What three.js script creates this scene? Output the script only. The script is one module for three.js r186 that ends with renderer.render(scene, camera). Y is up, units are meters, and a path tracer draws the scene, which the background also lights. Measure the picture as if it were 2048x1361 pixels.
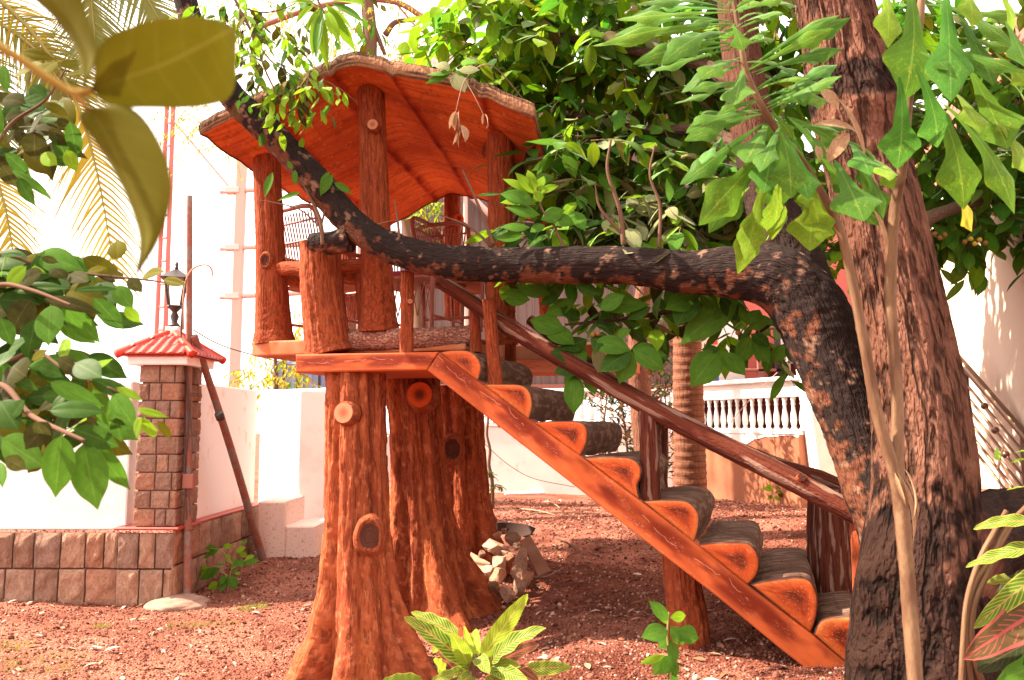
import * as THREE from 'three';
import { mergeGeometries, mergeVertices } from 'three/addons/utils/BufferGeometryUtils.js';
import { ImprovedNoise } from 'three/addons/math/ImprovedNoise.js';

// ------------------------------------------------------------------ camera, sky, sun, exposure
const V = (x, y, z) => new THREE.Vector3(x, y, z);
const FPX = 1643, HORIZON = 850, EYE = 1.65;            // focal length in photo pixels (2048 x 1361)
const PITCH = Math.atan((HORIZON - 680.5) / FPX);
const scene = new THREE.Scene();
const camera = new THREE.PerspectiveCamera(2 * Math.atan(680.5 / FPX) * 180 / Math.PI, 1024 / 680, 0.1, 400);
camera.position.set(0, EYE, 0);
camera.rotation.set(PITCH, 0, 0);
camera.focus = 5.2; camera.userData.fStop = 6.3;
camera.updateMatrixWorld();
const renderer = new THREE.WebGLRenderer({ antialias: true });
renderer.setSize(1024, 680);
renderer.toneMapping = THREE.LinearToneMapping;
renderer.toneMappingExposure = 3.95;
renderer.shadowMap.enabled = true;
const SUN = V(-0.80, 0.86, -0.28).normalize();
{
  const w = 128, h = 64, data = new Float32Array(w * h * 4), c = V(0, 0, 0);
  for (let j = 0; j < h; j++) for (let i = 0; i < w; i++) {
    const az = ((i + .5) / w - .5) * 2 * Math.PI, el = ((j + .5) / h - .5) * Math.PI;
    c.set(Math.cos(el) * Math.cos(az), Math.sin(el), Math.cos(el) * Math.sin(az));
    const s = Math.max(0, c.dot(SUN)), g = .76 + 0.3 * s ** 3 + .8 * s ** 24;
    const k = (j * w + i) * 4;
    data[k] = g; data[k + 1] = g * .90; data[k + 2] = g * .83; data[k + 3] = 1;
  }
  const sky = new THREE.DataTexture(data, w, h, THREE.RGBAFormat, THREE.FloatType);
  sky.mapping = THREE.EquirectangularReflectionMapping; sky.magFilter = sky.minFilter = THREE.LinearFilter; sky.needsUpdate = true;
  scene.background = sky; scene.environment = sky;
}
const sun = new THREE.DirectionalLight(new THREE.Color().setRGB(1, .86, .68), 5);
sun.position.copy(SUN).multiplyScalar(40); sun.target.position.set(0, 0, -7); sun.castShadow = true;
Object.assign(sun.shadow.camera, { left: -18, right: 18, top: 18, bottom: -18, near: 1, far: 90 });
sun.shadow.mapSize.set(4096, 4096); sun.shadow.radius = 1.5;
sun.name = 'sun'; scene.add(sun, sun.target);

// ------------------------------------------------------------------ helpers
let seed = 7;
const rnd = () => { seed = (seed + 0x6D2B79F5) | 0; let t = Math.imul(seed ^ (seed >>> 15), 1 | seed); t = (t + Math.imul(t ^ (t >>> 7), 61 | t)) ^ t; return ((t ^ (t >>> 14)) >>> 0) / 4294967296; };
const rr = (a, b) => a + (b - a) * rnd(), pick = a => a[Math.floor(rnd() * a.length)];
const lerp = (a, b, t) => a + (b - a) * t, clamp = (x, a = 0, b = 1) => Math.min(b, Math.max(a, x));
const ss = (a, b, x) => { const t = clamp((x - a) / (b - a)); return t * t * (3 - 2 * t); };
const IN = new ImprovedNoise(), n3 = (x, y, z) => IN.noise(x, y, z);
const fbm3 = (x, y, z, o = 4) => { let s = 0, a = .5, f = 1; for (let i = 0; i < o; i++) { s += a * n3(x * f, y * f, z * f + i * 7.3); a *= .5; f *= 2.03; } return s; };
const cp = Math.cos(PITCH), sp = Math.sin(PITCH);
const ray = (px, py) => { const x = (px - 1024) / FPX, y = (680.5 - py) / FPX; return V(x, y * cp + sp, -cp + y * sp); };
const at = (px, py, d) => { const r = ray(px, py); return r.multiplyScalar(d / -r.z).add(V(0, EYE, 0)); };   // point at distance d along the ground axis
const onPlane = (px, py, p, n) => { const r = ray(px, py), c = V(0, EYE, 0); return c.clone().addScaledVector(r, p.clone().sub(c).dot(n) / r.dot(n)); };
const used = {};
const numbered = n => { const k = used[n] = (used[n] ?? -1) + 1; return k ? `${n}_${String(k).padStart(3, '0')}` : n; };
const tag = (o, label, category, group, kind) => { Object.assign(o.userData, { label, category }); if (group) o.userData.group = group; if (kind) o.userData.kind = kind; return o; };
function thing(name, label, category, group, pos) { const o = new THREE.Group(); o.name = numbered(name); if (pos) o.position.copy(pos); scene.add(o); return tag(o, label, category, group); }
function part(parent, name, geo, mat, label) { const m = new THREE.Mesh(geo, mat); m.name = name; parent.add(m); if (label) m.userData.label = label; return m; }
function solo(name, geo, mat, label, category, group) { const m = new THREE.Mesh(geo, mat); m.name = numbered(name); scene.add(m); return tag(m, label, category, group); }
function struct(name, geo, mat) { const m = new THREE.Mesh(geo, mat); m.name = name; m.userData.kind = 'structure'; scene.add(m); return m; }
const local = (geo, p) => geo.translate(-p.x, -p.y, -p.z);

// box-projected uv in metres
function boxUV(g, s = 1) {
  g = g.index ? g.toNonIndexed() : g;
  const p = g.attributes.position, uv = new Float32Array(p.count * 2), a = V(), b = V(), c = V();
  for (let i = 0; i < p.count; i += 3) {
    a.fromBufferAttribute(p, i); b.fromBufferAttribute(p, i + 1); c.fromBufferAttribute(p, i + 2);
    const n = b.clone().sub(a).cross(c.clone().sub(a)), x = Math.abs(n.x), y = Math.abs(n.y), z = Math.abs(n.z);
    [a, b, c].forEach((q, k) => { const u = x > y && x > z ? [q.z, q.y] : y > z ? [q.x, q.z] : [q.x, q.y]; uv[(i + k) * 2] = u[0] * s; uv[(i + k) * 2 + 1] = u[1] * s; });
  }
  g.setAttribute('uv', new THREE.BufferAttribute(uv, 2));
  return g;
}
const clean = g => { for (const k of Object.keys(g.attributes)) if (!['position', 'normal', 'uv', 'color'].includes(k)) g.deleteAttribute(k); return g.index ? g.toNonIndexed() : g; };
const merge = gs => mergeGeometries(gs.map(clean));
// box with chamfered edges, uv in metres, centred
function box(w, h, d, b = .006, s = 1) {
  b = Math.min(b, w * .3, h * .3, d * .3);
  const sh = new THREE.Shape(); const x = w / 2 - b, y = h / 2 - b;
  sh.moveTo(-x, -y); sh.lineTo(x, -y); sh.lineTo(x, y); sh.lineTo(-x, y);
  const g = new THREE.ExtrudeGeometry(sh, { depth: d - 2 * b, bevelEnabled: true, bevelThickness: b, bevelSize: b, bevelSegments: 1 }); g.translate(0, 0, -d / 2 + b);
  return boxUV(g, s);
}
const boxAt = (w, h, d, x, y, z, b, s) => box(w, h, d, b, s).translate(x, y, z);
// tube through points {p: Vector3, r}; disp(theta, along 0..1, p, metres) -> radius factor; col(theta, t, p, n) -> linear rgb
function tube(pts, { seg = 12, rings = 24, disp, col, texW = .6, texH = .6, cap = true, flat = 1 } = {}) {
  const curve = pts.length > 2 ? new THREE.CatmullRomCurve3(pts.map(q => q.p), false, 'centripetal') : new THREE.LineCurve3(pts[0].p, pts[1].p);
  const len = curve.getLength(), n = pts.length - 1;
  const rad = t => { const f = clamp(t) * n, i = Math.min(n - 1, Math.floor(f)), k = f - i; return lerp(pts[i].r, pts[i + 1].r, pts.length > 2 ? k * k * (3 - 2 * k) * .5 + k * .5 : k); };
  const pos = [], uv = [], colr = [], idx = [];
  const C = [], T = [], N = [], B = [];
  for (let i = 0; i <= rings; i++) { C.push(curve.getPoint(i / rings)); T.push(curve.getTangent(i / rings).normalize()); }
  const up0 = Math.abs(T[0].y) > .8 ? V(0, 0, 1) : V(0, 1, 0);
  let nv = up0.clone().addScaledVector(T[0], -up0.dot(T[0])).normalize();
  for (let i = 0; i <= rings; i++) { nv = nv.addScaledVector(T[i], -nv.dot(T[i])).normalize(); N.push(nv.clone()); B.push(T[i].clone().cross(nv)); nv = nv.clone(); }
  let rmax = 0; pts.forEach(q => rmax = Math.max(rmax, q.r));
  const ku = Math.max(1, Math.round(2 * Math.PI * rmax / texW)), kv = len / texH;
  for (let i = 0; i <= rings; i++) for (let j = 0; j <= seg; j++) {
    const th = j / seg * 2 * Math.PI, t = i / rings, th0 = (j % seg) / seg * 2 * Math.PI;
    const d = N[i].clone().multiplyScalar(Math.cos(th0)).addScaledVector(B[i], Math.sin(th0) * flat);
    let r = rad(t); const p0 = C[i].clone().addScaledVector(d, r);
    if (disp) r = disp(th0, t, p0, r, d);
    const p = C[i].clone().addScaledVector(d, r);
    pos.push(p.x, p.y, p.z); uv.push(j / seg * ku, t * kv);
    if (col) colr.push(...col(th0, t, p, d));
  }
  const W = seg + 1;
  for (let i = 0; i < rings; i++) for (let j = 0; j < seg; j++) { const a = i * W + j, b = a + 1, c = a + W, e = c + 1; idx.push(a, b, c, b, e, c); }
  if (cap) for (const [i, s] of [[0, 1], [rings, -1]]) {
    const c = pos.length / 3; pos.push(C[i].x, C[i].y, C[i].z); uv.push(.5, .5); if (col) colr.push(...col(0, i / rings, C[i], T[i]));
    for (let j = 0; j < seg; j++) s > 0 ? idx.push(c, i * W + j + 1, i * W + j) : idx.push(c, i * W + j, i * W + j + 1);
  }
  const g = new THREE.BufferGeometry();
  g.setAttribute('position', new THREE.Float32BufferAttribute(pos, 3)); g.setAttribute('uv', new THREE.Float32BufferAttribute(uv, 2));
  if (col) g.setAttribute('color', new THREE.Float32BufferAttribute(colr, 3));
  g.setIndex(idx); g.computeVertexNormals();
  const nn = g.attributes.normal;                                    // close the seam
  for (let i = 0; i <= rings; i++) { const a = i * W, b = a + seg, x = nn.getX(a) + nn.getX(b), y = nn.getY(a) + nn.getY(b), z = nn.getZ(a) + nn.getZ(b), l = Math.hypot(x, y, z) || 1; nn.setXYZ(a, x / l, y / l, z / l); nn.setXYZ(b, x / l, y / l, z / l); }
  return g;
}
const rod = (a, b, r, r2 = r, seg = 8) => tube([{ p: a, r }, { p: b, r: r2 }], { seg, rings: 1 });
const bend = (ps, r, r2 = r, seg = 7, rings = 14) => tube(ps.map((p, i) => ({ p, r: lerp(r, r2, i / (ps.length - 1)) })), { seg, rings });

// ------------------------------------------------------------------ textures
const H = (x, y, k) => { let h = Math.imul(x, 374761393) + Math.imul(y, 668265263) + Math.imul(k, 974634353) | 0; h = Math.imul(h ^ (h >>> 13), 1274126177); return ((h ^ (h >>> 16)) >>> 0) / 4294967296; };
function pn(x, y, px, py, k = 0) {                                     // periodic value noise
  const xi = Math.floor(x), yi = Math.floor(y), fx = x - xi, fy = y - yi, u = fx * fx * (3 - 2 * fx), v = fy * fy * (3 - 2 * fy);
  const m = (a, p) => ((a % p) + p) % p, x0 = m(xi, px), x1 = m(xi + 1, px), y0 = m(yi, py), y1 = m(yi + 1, py);
  return lerp(lerp(H(x0, y0, k), H(x1, y0, k), u), lerp(H(x0, y1, k), H(x1, y1, k), u), v);
}
const pf = (u, v, px, py, o = 4, k = 0) => { let s = 0, a = .5, n = 0; for (let i = 0; i < o; i++) { s += a * pn(u * px, v * py, px, py, k + i * 17); n += a; a *= .5; px *= 2; py *= 2; } return s / n; };
function cell(u, v, p, k = 0) {                                         // periodic Voronoi: [nearest distance, gap to the second, id]
  const x = u * p, y = v * p, xi = Math.floor(x), yi = Math.floor(y); let a = 9, b = 9, id = 0;
  for (let j = -1; j < 2; j++) for (let i = -1; i < 2; i++) {
    const cx = ((xi + i) % p + p) % p, cy = ((yi + j) % p + p) % p, dx = xi + i + H(cx, cy, k) - x, dy = yi + j + H(cx, cy, k + 1) - y, d = dx * dx + dy * dy;
    if (d < a) { b = a; a = d; id = H(cx, cy, k + 2); } else if (d < b) b = d;
  }
  return [Math.sqrt(a), Math.sqrt(b) - Math.sqrt(a), id];
}
const enc = x => { x = clamp(x); return 255 * (x <= .0031308 ? 12.92 * x : 1.055 * x ** (1 / 2.4) - .055); };
function tex(w, h, fn, color = true) {
  const d = new Uint8Array(w * h * 4);
  for (let j = 0; j < h; j++) for (let i = 0; i < w; i++) {
    const c = fn((i + .5) / w, (j + .5) / h), k = (j * w + i) * 4;
    if (color) { d[k] = enc(c[0]); d[k + 1] = enc(c[1]); d[k + 2] = enc(c[2]); } else d[k] = d[k + 1] = d[k + 2] = 255 * clamp(c);
    d[k + 3] = 255;
  }
  const t = new THREE.DataTexture(d, w, h); t.wrapS = t.wrapT = THREE.RepeatWrapping; t.magFilter = THREE.LinearFilter; t.minFilter = THREE.LinearMipmapLinearFilter; t.generateMipmaps = true;
  if (color) t.colorSpace = THREE.SRGBColorSpace; t.needsUpdate = true; return t;
}
const mix3 = (a, b, t) => [lerp(a[0], b[0], t), lerp(a[1], b[1], t), lerp(a[2], b[2], t)];
const mul3 = (a, k) => [a[0] * k, a[1] * k, a[2] * k];
const std = o => o.metalness || (o.roughness ?? 1) < .5 ? new THREE.MeshStandardMaterial({ roughness: .85, ...o }) : new THREE.MeshPhysicalMaterial({ roughness: .9, specularIntensity: .22, ...o });
const rgb = (r, g, b) => new THREE.Color().setRGB(r, g, b);

// flaky vertical bark, shared by several paints
const barkH = (u, v) => { const r = Math.abs(pf(u, v, 10, 2, 5, 60) - .5) * 2, q = pf(u, v, 26, 7, 4, 61), f = ss(.47, .53, pf(u, v, 16, 6, 4, 62)); return clamp(.12 + .4 * ss(0, .3, r) + .25 * f + .25 * q); };
const barkBump = tex(512, 512, (u, v) => barkH(u, v) * .8 + .2 * pf(u, v, 40, 20, 3, 70), false);
const crackH = (u, v) => { const w = pf(u, v, 4, 2, 4, 11) - .5; const a = Math.abs(pf(u + w * .10, v, 9, 2, 4, 12) - .5) * 2, b = Math.abs(pf(u + w * .04, v + w * .1, 20, 6, 3, 13) - .5) * 2; return clamp(ss(0, .32, a) * .65 + ss(0, .4, b) * .25 + .1 * pf(u, v, 60, 40, 2, 14)); };
const crackBump = tex(1024, 1024, crackH, false);
const grainBump = tex(512, 512, (u, v) => pf(u, v, 40, 4, 4, 21) * .7 + .3 * pf(u, v, 60, 60, 2, 22), false);
const roughBump = tex(512, 512, (u, v) => pf(u, v, 8, 8, 6, 31), false);

// ochre-painted cement bark of the tree house: orange wash over brown, worn pale on the flakes
const paintMap = tex(512, 512, (u, v) => { const h = barkH(u, v), big = pf(u, v, 5, 1, 4, 81), sm = pf(u, v, 20, 10, 4, 82);
  let c = mix3([.40, .105, .045], [.26, .06, .03], ss(.35, .7, big)); c = mix3(c, [.50, .16, .07], ss(.5, .8, sm) * .6); c = mix3(c, [.48, .22, .13], ss(.62, .8, pf(u, v, 30, 26, 3, 83)) * .5); return mul3([c[0], c[1] * .85, c[2] * .75], .30 + .38 * ss(.1, .5, h)); });
const M = {};
M.paint = std({ map: paintMap, bumpMap: barkBump, bumpScale: .011 });
M.legPaint = std({ map: paintMap, bumpMap: barkBump, bumpScale: .008, vertexColors: true });
M.postPaint = std({ map: paintMap, bumpMap: barkBump, bumpScale: .012, color: rgb(.95, .85, .8) });
const roofMap = tex(1024, 1024, (u, v) => { const f = pf(u, v, 90, 18, 4, 91), b = pf(u, v, 4, 3, 4, 92), l = pf(u, v, 6, 60, 3, 93); let c = mix3([.62, .145, .036], [.44, .085, .021], ss(.35, .75, b)); c = mix3(c, [.22, .04, .015], ss(.46, .7, l) * .42 + ss(.6, .8, f) * .3); c = mix3(c, [.68, .22, .06], ss(.62, .8, pf(u, v, 60, 60, 3, 94)) * .5); return c; });
M.roof = std({ map: roofMap, bumpMap: grainBump, bumpScale: .006 });
M.roofEdge = std({ map: tex(512, 512, (u, v) => mix3([.26, .13, .07], [.08, .04, .022], ss(.4, .65, pf(u, v, 3, 40, 4, 96)))), bumpMap: grainBump, bumpScale: .02 });
const boardMap = tex(1024, 256, (u, v) => { const g = pf(u, v, 6, 60, 4, 101), blot = pf(u, v, 7, 2, 3, 102), e = Math.abs(v - .5) * 2; let c = mix3([.62, .15, .045], [.24, .036, .013], ss(.32, .68, blot + .12 * (pf(u, v, 24, 8, 3, 104) - .5)) * (1 - .75 * ss(.3, .95, e))); c = mix3(c, [.60, .26, .11], ss(.5, .75, g) * .35 * ss(.3, .9, e)); c = mix3(c, [.7, .38, .25], ss(.60, .70, pf(u, v, 120, 50, 3, 105)) * ss(.46, .66, pf(u, v, 10, 4, 4, 106)) * .4); const cr = Math.abs(v - .56 - .5 * (pf(u, .3, 14, 1, 6, 107) - .5)); c = mix3(c, [.8, .5, .36], cr < .010 && u < .45 ? .55 * ss(.35, .5, pf(u, v, 40, 4, 2, 108)) : 0); return mul3([c[0], c[1] * .82, c[2] * .8], .72); });
M.board = std({ map: boardMap, bumpMap: grainBump, bumpScale: .002, roughness: .6 });
// painted end grain: dark heart, streaks and a pale rim (paint, as on the sawn ends in the photo)
const sawn = (k, pale) => tex(512, 512, (u, v) => { const r = v + .22 * (pf(u, v, 5, 3, 4, k) - .5) + .06 * (pf(u, v, 30, 8, 3, k + 5) - .5);
  let c = mix3([.13, .02, .008], [.48, .075, .018], ss(.16, .62, r)); c = mix3(c, [.30, .045, .014], ss(.52, .7, pf(u, v, 6, 3, 4, k + 3)) * .7 * ss(.9, .6, v)); c = mix3(c, pale, ss(.55, .88, r)); c = mul3(c, .80 + .4 * pf(u, v * .3, 80, 2, 3, k + 1)); c = mix3(c, [.6, .3, .18], ss(.68, .76, pf(u, v, 50, 20, 4, k + 2)) * .5); return mix3(c, [.15, .05, .035], ss(.93, .965, v + .04 * (pf(u, v, 24, 4, 3, k + 7) - .5))); });
M.sawn = [0, 1, 2].map(i => std({ map: sawn(110 + i * 9, [[.50, .105, .026], [.52, .135, .036], [.52, .095, .022]][i]), bumpMap: grainBump, bumpScale: .0015, roughness: .6 }));
M.cut = std({ map: tex(256, 256, (u, v) => { const r = Math.hypot(u - .5, v - .5) * 2, k = .5 + .5 * Math.sin(r * 60 + 4 * pf(u, v, 4, 4, 3, 131)); return mul3(mix3([.34, .085, .045], [.45, .19, .105], ss(.1, .8, r)), .85 + .18 * k); }), bumpMap: grainBump, bumpScale: .002 });
M.cutRed = std({ map: tex(256, 256, (u, v) => { const r = Math.hypot(u - .5, v - .5) * 2; return mul3(mix3([.14, .03, .015], [.62, .10, .02], ss(.15, .75, r)), .85 + .3 * pf(u, v, 20, 20, 3, 133)); }), roughness: .7 });
M.knot = std({ map: tex(256, 256, (u, v) => mul3([.09, .03, .02], .7 + .6 * pf(u, v, 10, 10, 4, 135))), bumpMap: roughBump, bumpScale: .01 });
M.tread = std({ map: tex(512, 512, (u, v) => { const a = pf(u, v, 3, 5, 4, 141), s = pf(u, v, 10, 40, 4, 142); return mix3(mix3([.11, .055, .038], [.20, .125, .095], ss(.4, .7, s)), [.06, .028, .02], ss(.5, .7, a) * .7); }), bumpMap: barkBump, bumpScale: .012 });
M.rail = std({ map: tex(512, 512, (u, v) => { const g = pf(u, v, 30, 3, 4, 151), w = pf(u, v, 10, 3, 5, 152); return mix3(mix3([.12, .03, .017], [.06, .016, .011], ss(.4, .7, g)), [.30, .18, .135], ss(.56, .66, w) * .75); }), bumpMap: grainBump, bumpScale: .012, roughness: .92 });
M.logbark = std({ map: tex(512, 512, (u, v) => { const c = cell(u, v, 12, 160), s = pf(u, v, 24, 24, 4, 161); return mix3(mix3([.24, .09, .06], [.42, .22, .16], ss(.4, .65, s)), [.08, .035, .03], 1 - ss(0, .12, c[1])); }), bumpMap: barkBump, bumpScale: .015 });
M.slab = std({ map: tex(512, 512, (u, v) => mix3(mix3([.55, .26, .16], [.45, .14, .06], ss(.35, .65, pf(u, v, 4, 3, 5, 171))), [.22, .06, .03], ss(.62, .75, pf(u, v, 14, 6, 4, 172)) * .6)), bumpMap: roughBump, bumpScale: .004 });
// living trees
M.fissured = std({ map: tex(1024, 1024, (u, v) => { const h = crackH(u, v), b = pf(u, v, 3, 3, 4, 181); return mul3(mix3([.105, .044, .027], [.155, .07, .046], ss(.35, .7, b)), .35 + .75 * ss(.1, .8, h)); }), bumpMap: crackBump, bumpScale: .03, vertexColors: true });
M.darkBark = std({ map: tex(512, 512, (u, v) => mul3([1, 1, 1], .55 + .75 * pf(u, v, 20, 14, 5, 191))), bumpMap: barkBump, bumpScale: .02, vertexColors: true });
M.twig = std({ color: rgb(.13, .07, .045) }); M.twigGreen = std({ color: rgb(.22, .2, .06) }); M.deadTwig = std({ color: rgb(.32, .2, .14) });
M.paleStem = std({ map: tex(256, 512, (u, v) => mul3(mix3([.21, .125, .07], [.12, .06, .034], ss(.3, .7, pf(u, v, 3, 3, 5, 201))), .8 + .4 * pf(u, v, 30, 20, 3, 202))), bumpMap: roughBump, bumpScale: .003, roughness: .6 });
M.palmTrunk = std({ map: tex(512, 512, (u, v) => { const y = v * 9 + .4 * pf(u, v, 4, 4, 3, 211), f = y - Math.floor(y); return mul3(mix3([.24, .10, .06], [.14, .055, .035], ss(.7, .98, f)), .75 + .5 * pf(u, v, 40, 8, 3, 212)); }), bumpMap: tex(256, 256, (u, v) => { const y = v * 9 + .4 * pf(u, v, 4, 4, 3, 211), f = y - Math.floor(y); return f * .6 + .4 * pf(u, v, 30, 6, 3, 213); }, false), bumpScale: .015 });
// ground, stone, plaster
const soil = (u, v) => { const g = cell(u, v, 90, 221), g2 = cell(u, v, 40, 222), b = pf(u, v, 4, 4, 5, 223); let c = mix3([.17, .056, .035], [.27, .10, .066], ss(.35, .7, b)); c = mix3(c, mul3(mix3([.26, .11, .08], [.09, .026, .017], g[2]), 1), ss(.3, .15, g[0]) * .8); c = mix3(c, [.32, .17, .13], g2[2] > .8 && g2[0] < .22 ? .7 : 0); return mul3(c, .75 + .5 * pf(u, v, 60, 60, 2, 224)); };
M.ground = std({ map: tex(1024, 1024, soil), bumpMap: tex(1024, 1024, (u, v) => { const g = cell(u, v, 90, 221), g2 = cell(u, v, 40, 222); return .35 * ss(.5, .1, g[0]) + (g2[2] > .8 ? .35 * ss(.3, .05, g2[0]) : 0) + .3 * pf(u, v, 10, 10, 6, 225); }, false), bumpScale: .03, roughness: .95 });
const stoneTex = tex(512, 512, (u, v) => mul3(mix3([.24, .125, .082], [.33, .205, .15], pf(u, v, 5, 5, 5, 231)), .55 + .8 * pf(u, v, 40, 40, 4, 232)));
M.stone = [[1, 1, 1], [.8, .75, .74], [1.08, .9, .82], [.85, .86, .9], [1.15, 1.1, 1.05]].map(c => std({ map: stoneTex, bumpMap: roughBump, bumpScale: .012, color: rgb(...c) }));
M.mortar = std({ color: rgb(.13, .06, .045), bumpMap: roughBump, bumpScale: .008 });
M.white = std({ map: tex(512, 512, (u, v) => mul3([.86, .83, .80], 1 - .1 * ss(.5, .75, pf(u, v, 4, 6, 5, 241)))), bumpMap: roughBump, bumpScale: .002, roughness: .8 });
M.stepWhite = std({ map: tex(512, 512, (u, v) => mix3([.72, .55, .48], [.40, .22, .15], ss(.64, .74, pf(u, v, 70, 70, 4, 243)) * .6)), bumpMap: roughBump, bumpScale: .004 });
M.plinthWhite = std({ map: tex(512, 512, (u, v) => mix3([.78, .70, .66], [.62, .40, .30], ss(.66, .8, pf(u, v, 10, 10, 5, 245)) * .5)), bumpMap: roughBump, bumpScale: .002 });
M.peach = std({ map: tex(512, 512, (u, v) => mix3(mix3([.37, .15, .085], [.30, .11, .06], pf(u, v, 3, 3, 5, 251)), [.20, .09, .06], ss(.68, .8, pf(u, v, 8, 5, 5, 252)) * .6)), bumpMap: roughBump, bumpScale: .004 });
M.cream = std({ color: rgb(.66, .50, .41), bumpMap: roughBump, bumpScale: .002 });
M.pink = std({ map: tex(256, 256, (u, v) => mul3([.58, .16, .13], .85 + .3 * pf(u, v, 4, 4, 4, 261))) }); M.darkRed = std({ color: rgb(.075, .014, .012) });
M.redTile = std({ map: tex(256, 256, (u, v) => mul3([.40, .045, .03], .7 + .6 * pf(u, v, 10, 10, 4, 263))), roughness: .45 });
M.redTrim = std({ color: rgb(.58, .06, .04), roughness: .5 });
M.greySheet = std({ map: tex(512, 512, (u, v) => mul3([.16, .108, .10], .82 + .36 * pf(u, v, 20, 3, 5, 271))), roughness: .6 });
M.rustSteel = std({ color: rgb(.30, .12, .09), roughness: .7 }); M.paleSteel = std({ color: rgb(.58, .40, .35), roughness: .6 }); M.greyPole = std({ map: tex(256, 512, (u, v) => mul3(mix3([.22, .15, .13], [.26, .10, .07], ss(.45, .6, pf(u, v, 3, 12, 4, 281))), .8 + .4 * pf(u, v, 20, 20, 3, 282))), roughness: .7 });
M.mastRed = std({ color: rgb(.55, .17, .15) }); M.mastWhite = std({ color: rgb(.75, .55, .52) });
M.iron = std({ color: rgb(.045, .03, .03), roughness: .5, metalness: .3 }); M.steel = std({ color: rgb(.20, .11, .075), roughness: .35, metalness: .7 });
M.cable = std({ color: rgb(.10, .07, .06), roughness: .6 }); M.copper = std({ color: rgb(.42, .22, .15), roughness: .6 });
M.blue = std({ color: rgb(.28, .34, .52) }); M.navy = std({ color: rgb(.045, .06, .2) }); M.signWhite = std({ color: rgb(.75, .72, .7) });
M.rattan = std({ map: tex(256, 256, (u, v) => mul3([.26, .065, .035], .7 + .6 * pf(u, v, 8, 20, 4, 291))), roughness: .45 });
M.cushion = std({ color: rgb(.24, .03, .05) }); M.card = std({ map: tex(256, 256, (u, v) => mul3([.46, .26, .17], .9 + .2 * pf(u, v, 3, 40, 3, 293))) });
M.concrete = std({ map: tex(512, 512, (u, v) => mix3(mul3([.28, .17, .13], .7 + .6 * pf(u, v, 20, 20, 5, 295)), [.26, .09, .05], ss(.55, .75, pf(u, v, 6, 6, 4, 296)) * .6)), bumpMap: roughBump, bumpScale: .012 });
const glass = new THREE.MeshPhysicalMaterial({ color: rgb(.95, .92, .88), transmission: 1, thickness: 0, roughness: .15, ior: 1.45 });

// leaves: albedo maps with midrib and side veins; thin translucent blades with a waxy coat
function leafTex(fn, vein = .5, nv = 9, slant = .55) {
  return tex(128, 256, (u, v) => { const x = Math.abs(u - .5) * 2, y = v - x * slant * .3, f = y * nv - Math.floor(y * nv), sv = Math.max(0, 1 - Math.abs(f - .5) * 2 / .16) * (1 - x * .4), mid = Math.max(0, 1 - x / .07); const k = Math.max(mid, sv * .4) * vein; const c = fn(u, v, x, f); return mix3(c, [c[0] * 1.6 + .06, c[1] * 1.4 + .06, c[2] * 1.5 + .03], k); });
}
const leafMat = (map, o = {}) => new THREE.MeshPhysicalMaterial({ map, side: THREE.DoubleSide, roughness: .95, transmission: .5, thickness: 0, clearcoat: .14, clearcoatRoughness: .42, specularIntensity: .3, ior: 1.2, ...o });
const lt = { green: leafTex((u, v) => mul3([.08, .20, .018], .75 + .5 * pf(u, v, 6, 6, 3, 301))), dark: leafTex((u, v) => mul3([.042, .105, .012], .75 + .5 * pf(u, v, 6, 8, 3, 303))), brown: leafTex((u, v) => mul3([.05, .05, .012], .7 + .6 * pf(u, v, 6, 8, 3, 305))),
  lime: leafTex((u, v) => mul3([.19, .34, .014], .8 + .4 * pf(u, v, 6, 6, 3, 307))), yellow: leafTex((u, v) => mul3([.40, .36, .03], .75 + .5 * pf(u, v, 8, 8, 3, 309))), dry: leafTex((u, v) => mul3([.36, .22, .13], .6 + .8 * pf(u, v, 10, 16, 4, 311)), .3),
  olive: leafTex((u, v) => mul3([.09, .082, .005], .85 + .3 * pf(u, v, 4, 4, 3, 313)), .35, 7), silver: leafTex((u, v) => mul3([.30, .31, .15], .8 + .4 * pf(u, v, 8, 8, 3, 315)), .2),  // last one: pale leaf tone, glossy reflections put into the colour
  lobed: leafTex((u, v) => mix3(mul3([.075, .19, .022], .8 + .4 * pf(u, v, 4, 8, 3, 317)), [.20, .26, .03], ss(.66, .74, pf(u, v, 26, 52, 2, 318)) * .6 * ss(.3, .8, v)), .95, 14, .5),
  lobedLime: leafTex((u, v) => mix3(mul3([.16, .30, .02], .8 + .4 * pf(u, v, 4, 8, 3, 319)), [.36, .34, .05], ss(.6, .72, pf(u, v, 26, 52, 2, 320)) * .7), .5, 14, .5),
  croton: leafTex((u, v, x, f) => mix3(mul3([.10, .20, .02], .7 + .6 * pf(u, v, 6, 12, 3, 321)), x < .06 ? [.55, .25, .12] : [.48, .42, .08], x < .06 || Math.abs(f - .5) < .10 + .05 * pf(u, v, 8, 20, 2, 322) || x > .9 ? .85 : 0), .1, 14, .7),
  crotonLime: leafTex((u, v, x, f) => mix3([.26, .36, .02], [.52, .50, .10], x < .08 || Math.abs(f - .5) < .09 ? .7 : 0), .1, 14, .7),
  crotonRed: leafTex((u, v, x, f) => mix3(mul3([.12, .075, .03], .7 + .6 * pf(u, v, 6, 12, 3, 325)), [.50, .10, .09], x < .09 || x > .82 || (Math.abs(f - .5) < .1 && pf(u, v, 6, 10, 2, 326) > .45) ? .8 : 0), .1, 14, .7),
  crotonDark: leafTex((u, v, x, f) => mix3([.03, .05, .02], [.16, .07, .04], Math.abs(f - .5) < .06 || x < .05 ? .6 : 0), .1, 14, .7) };
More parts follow.
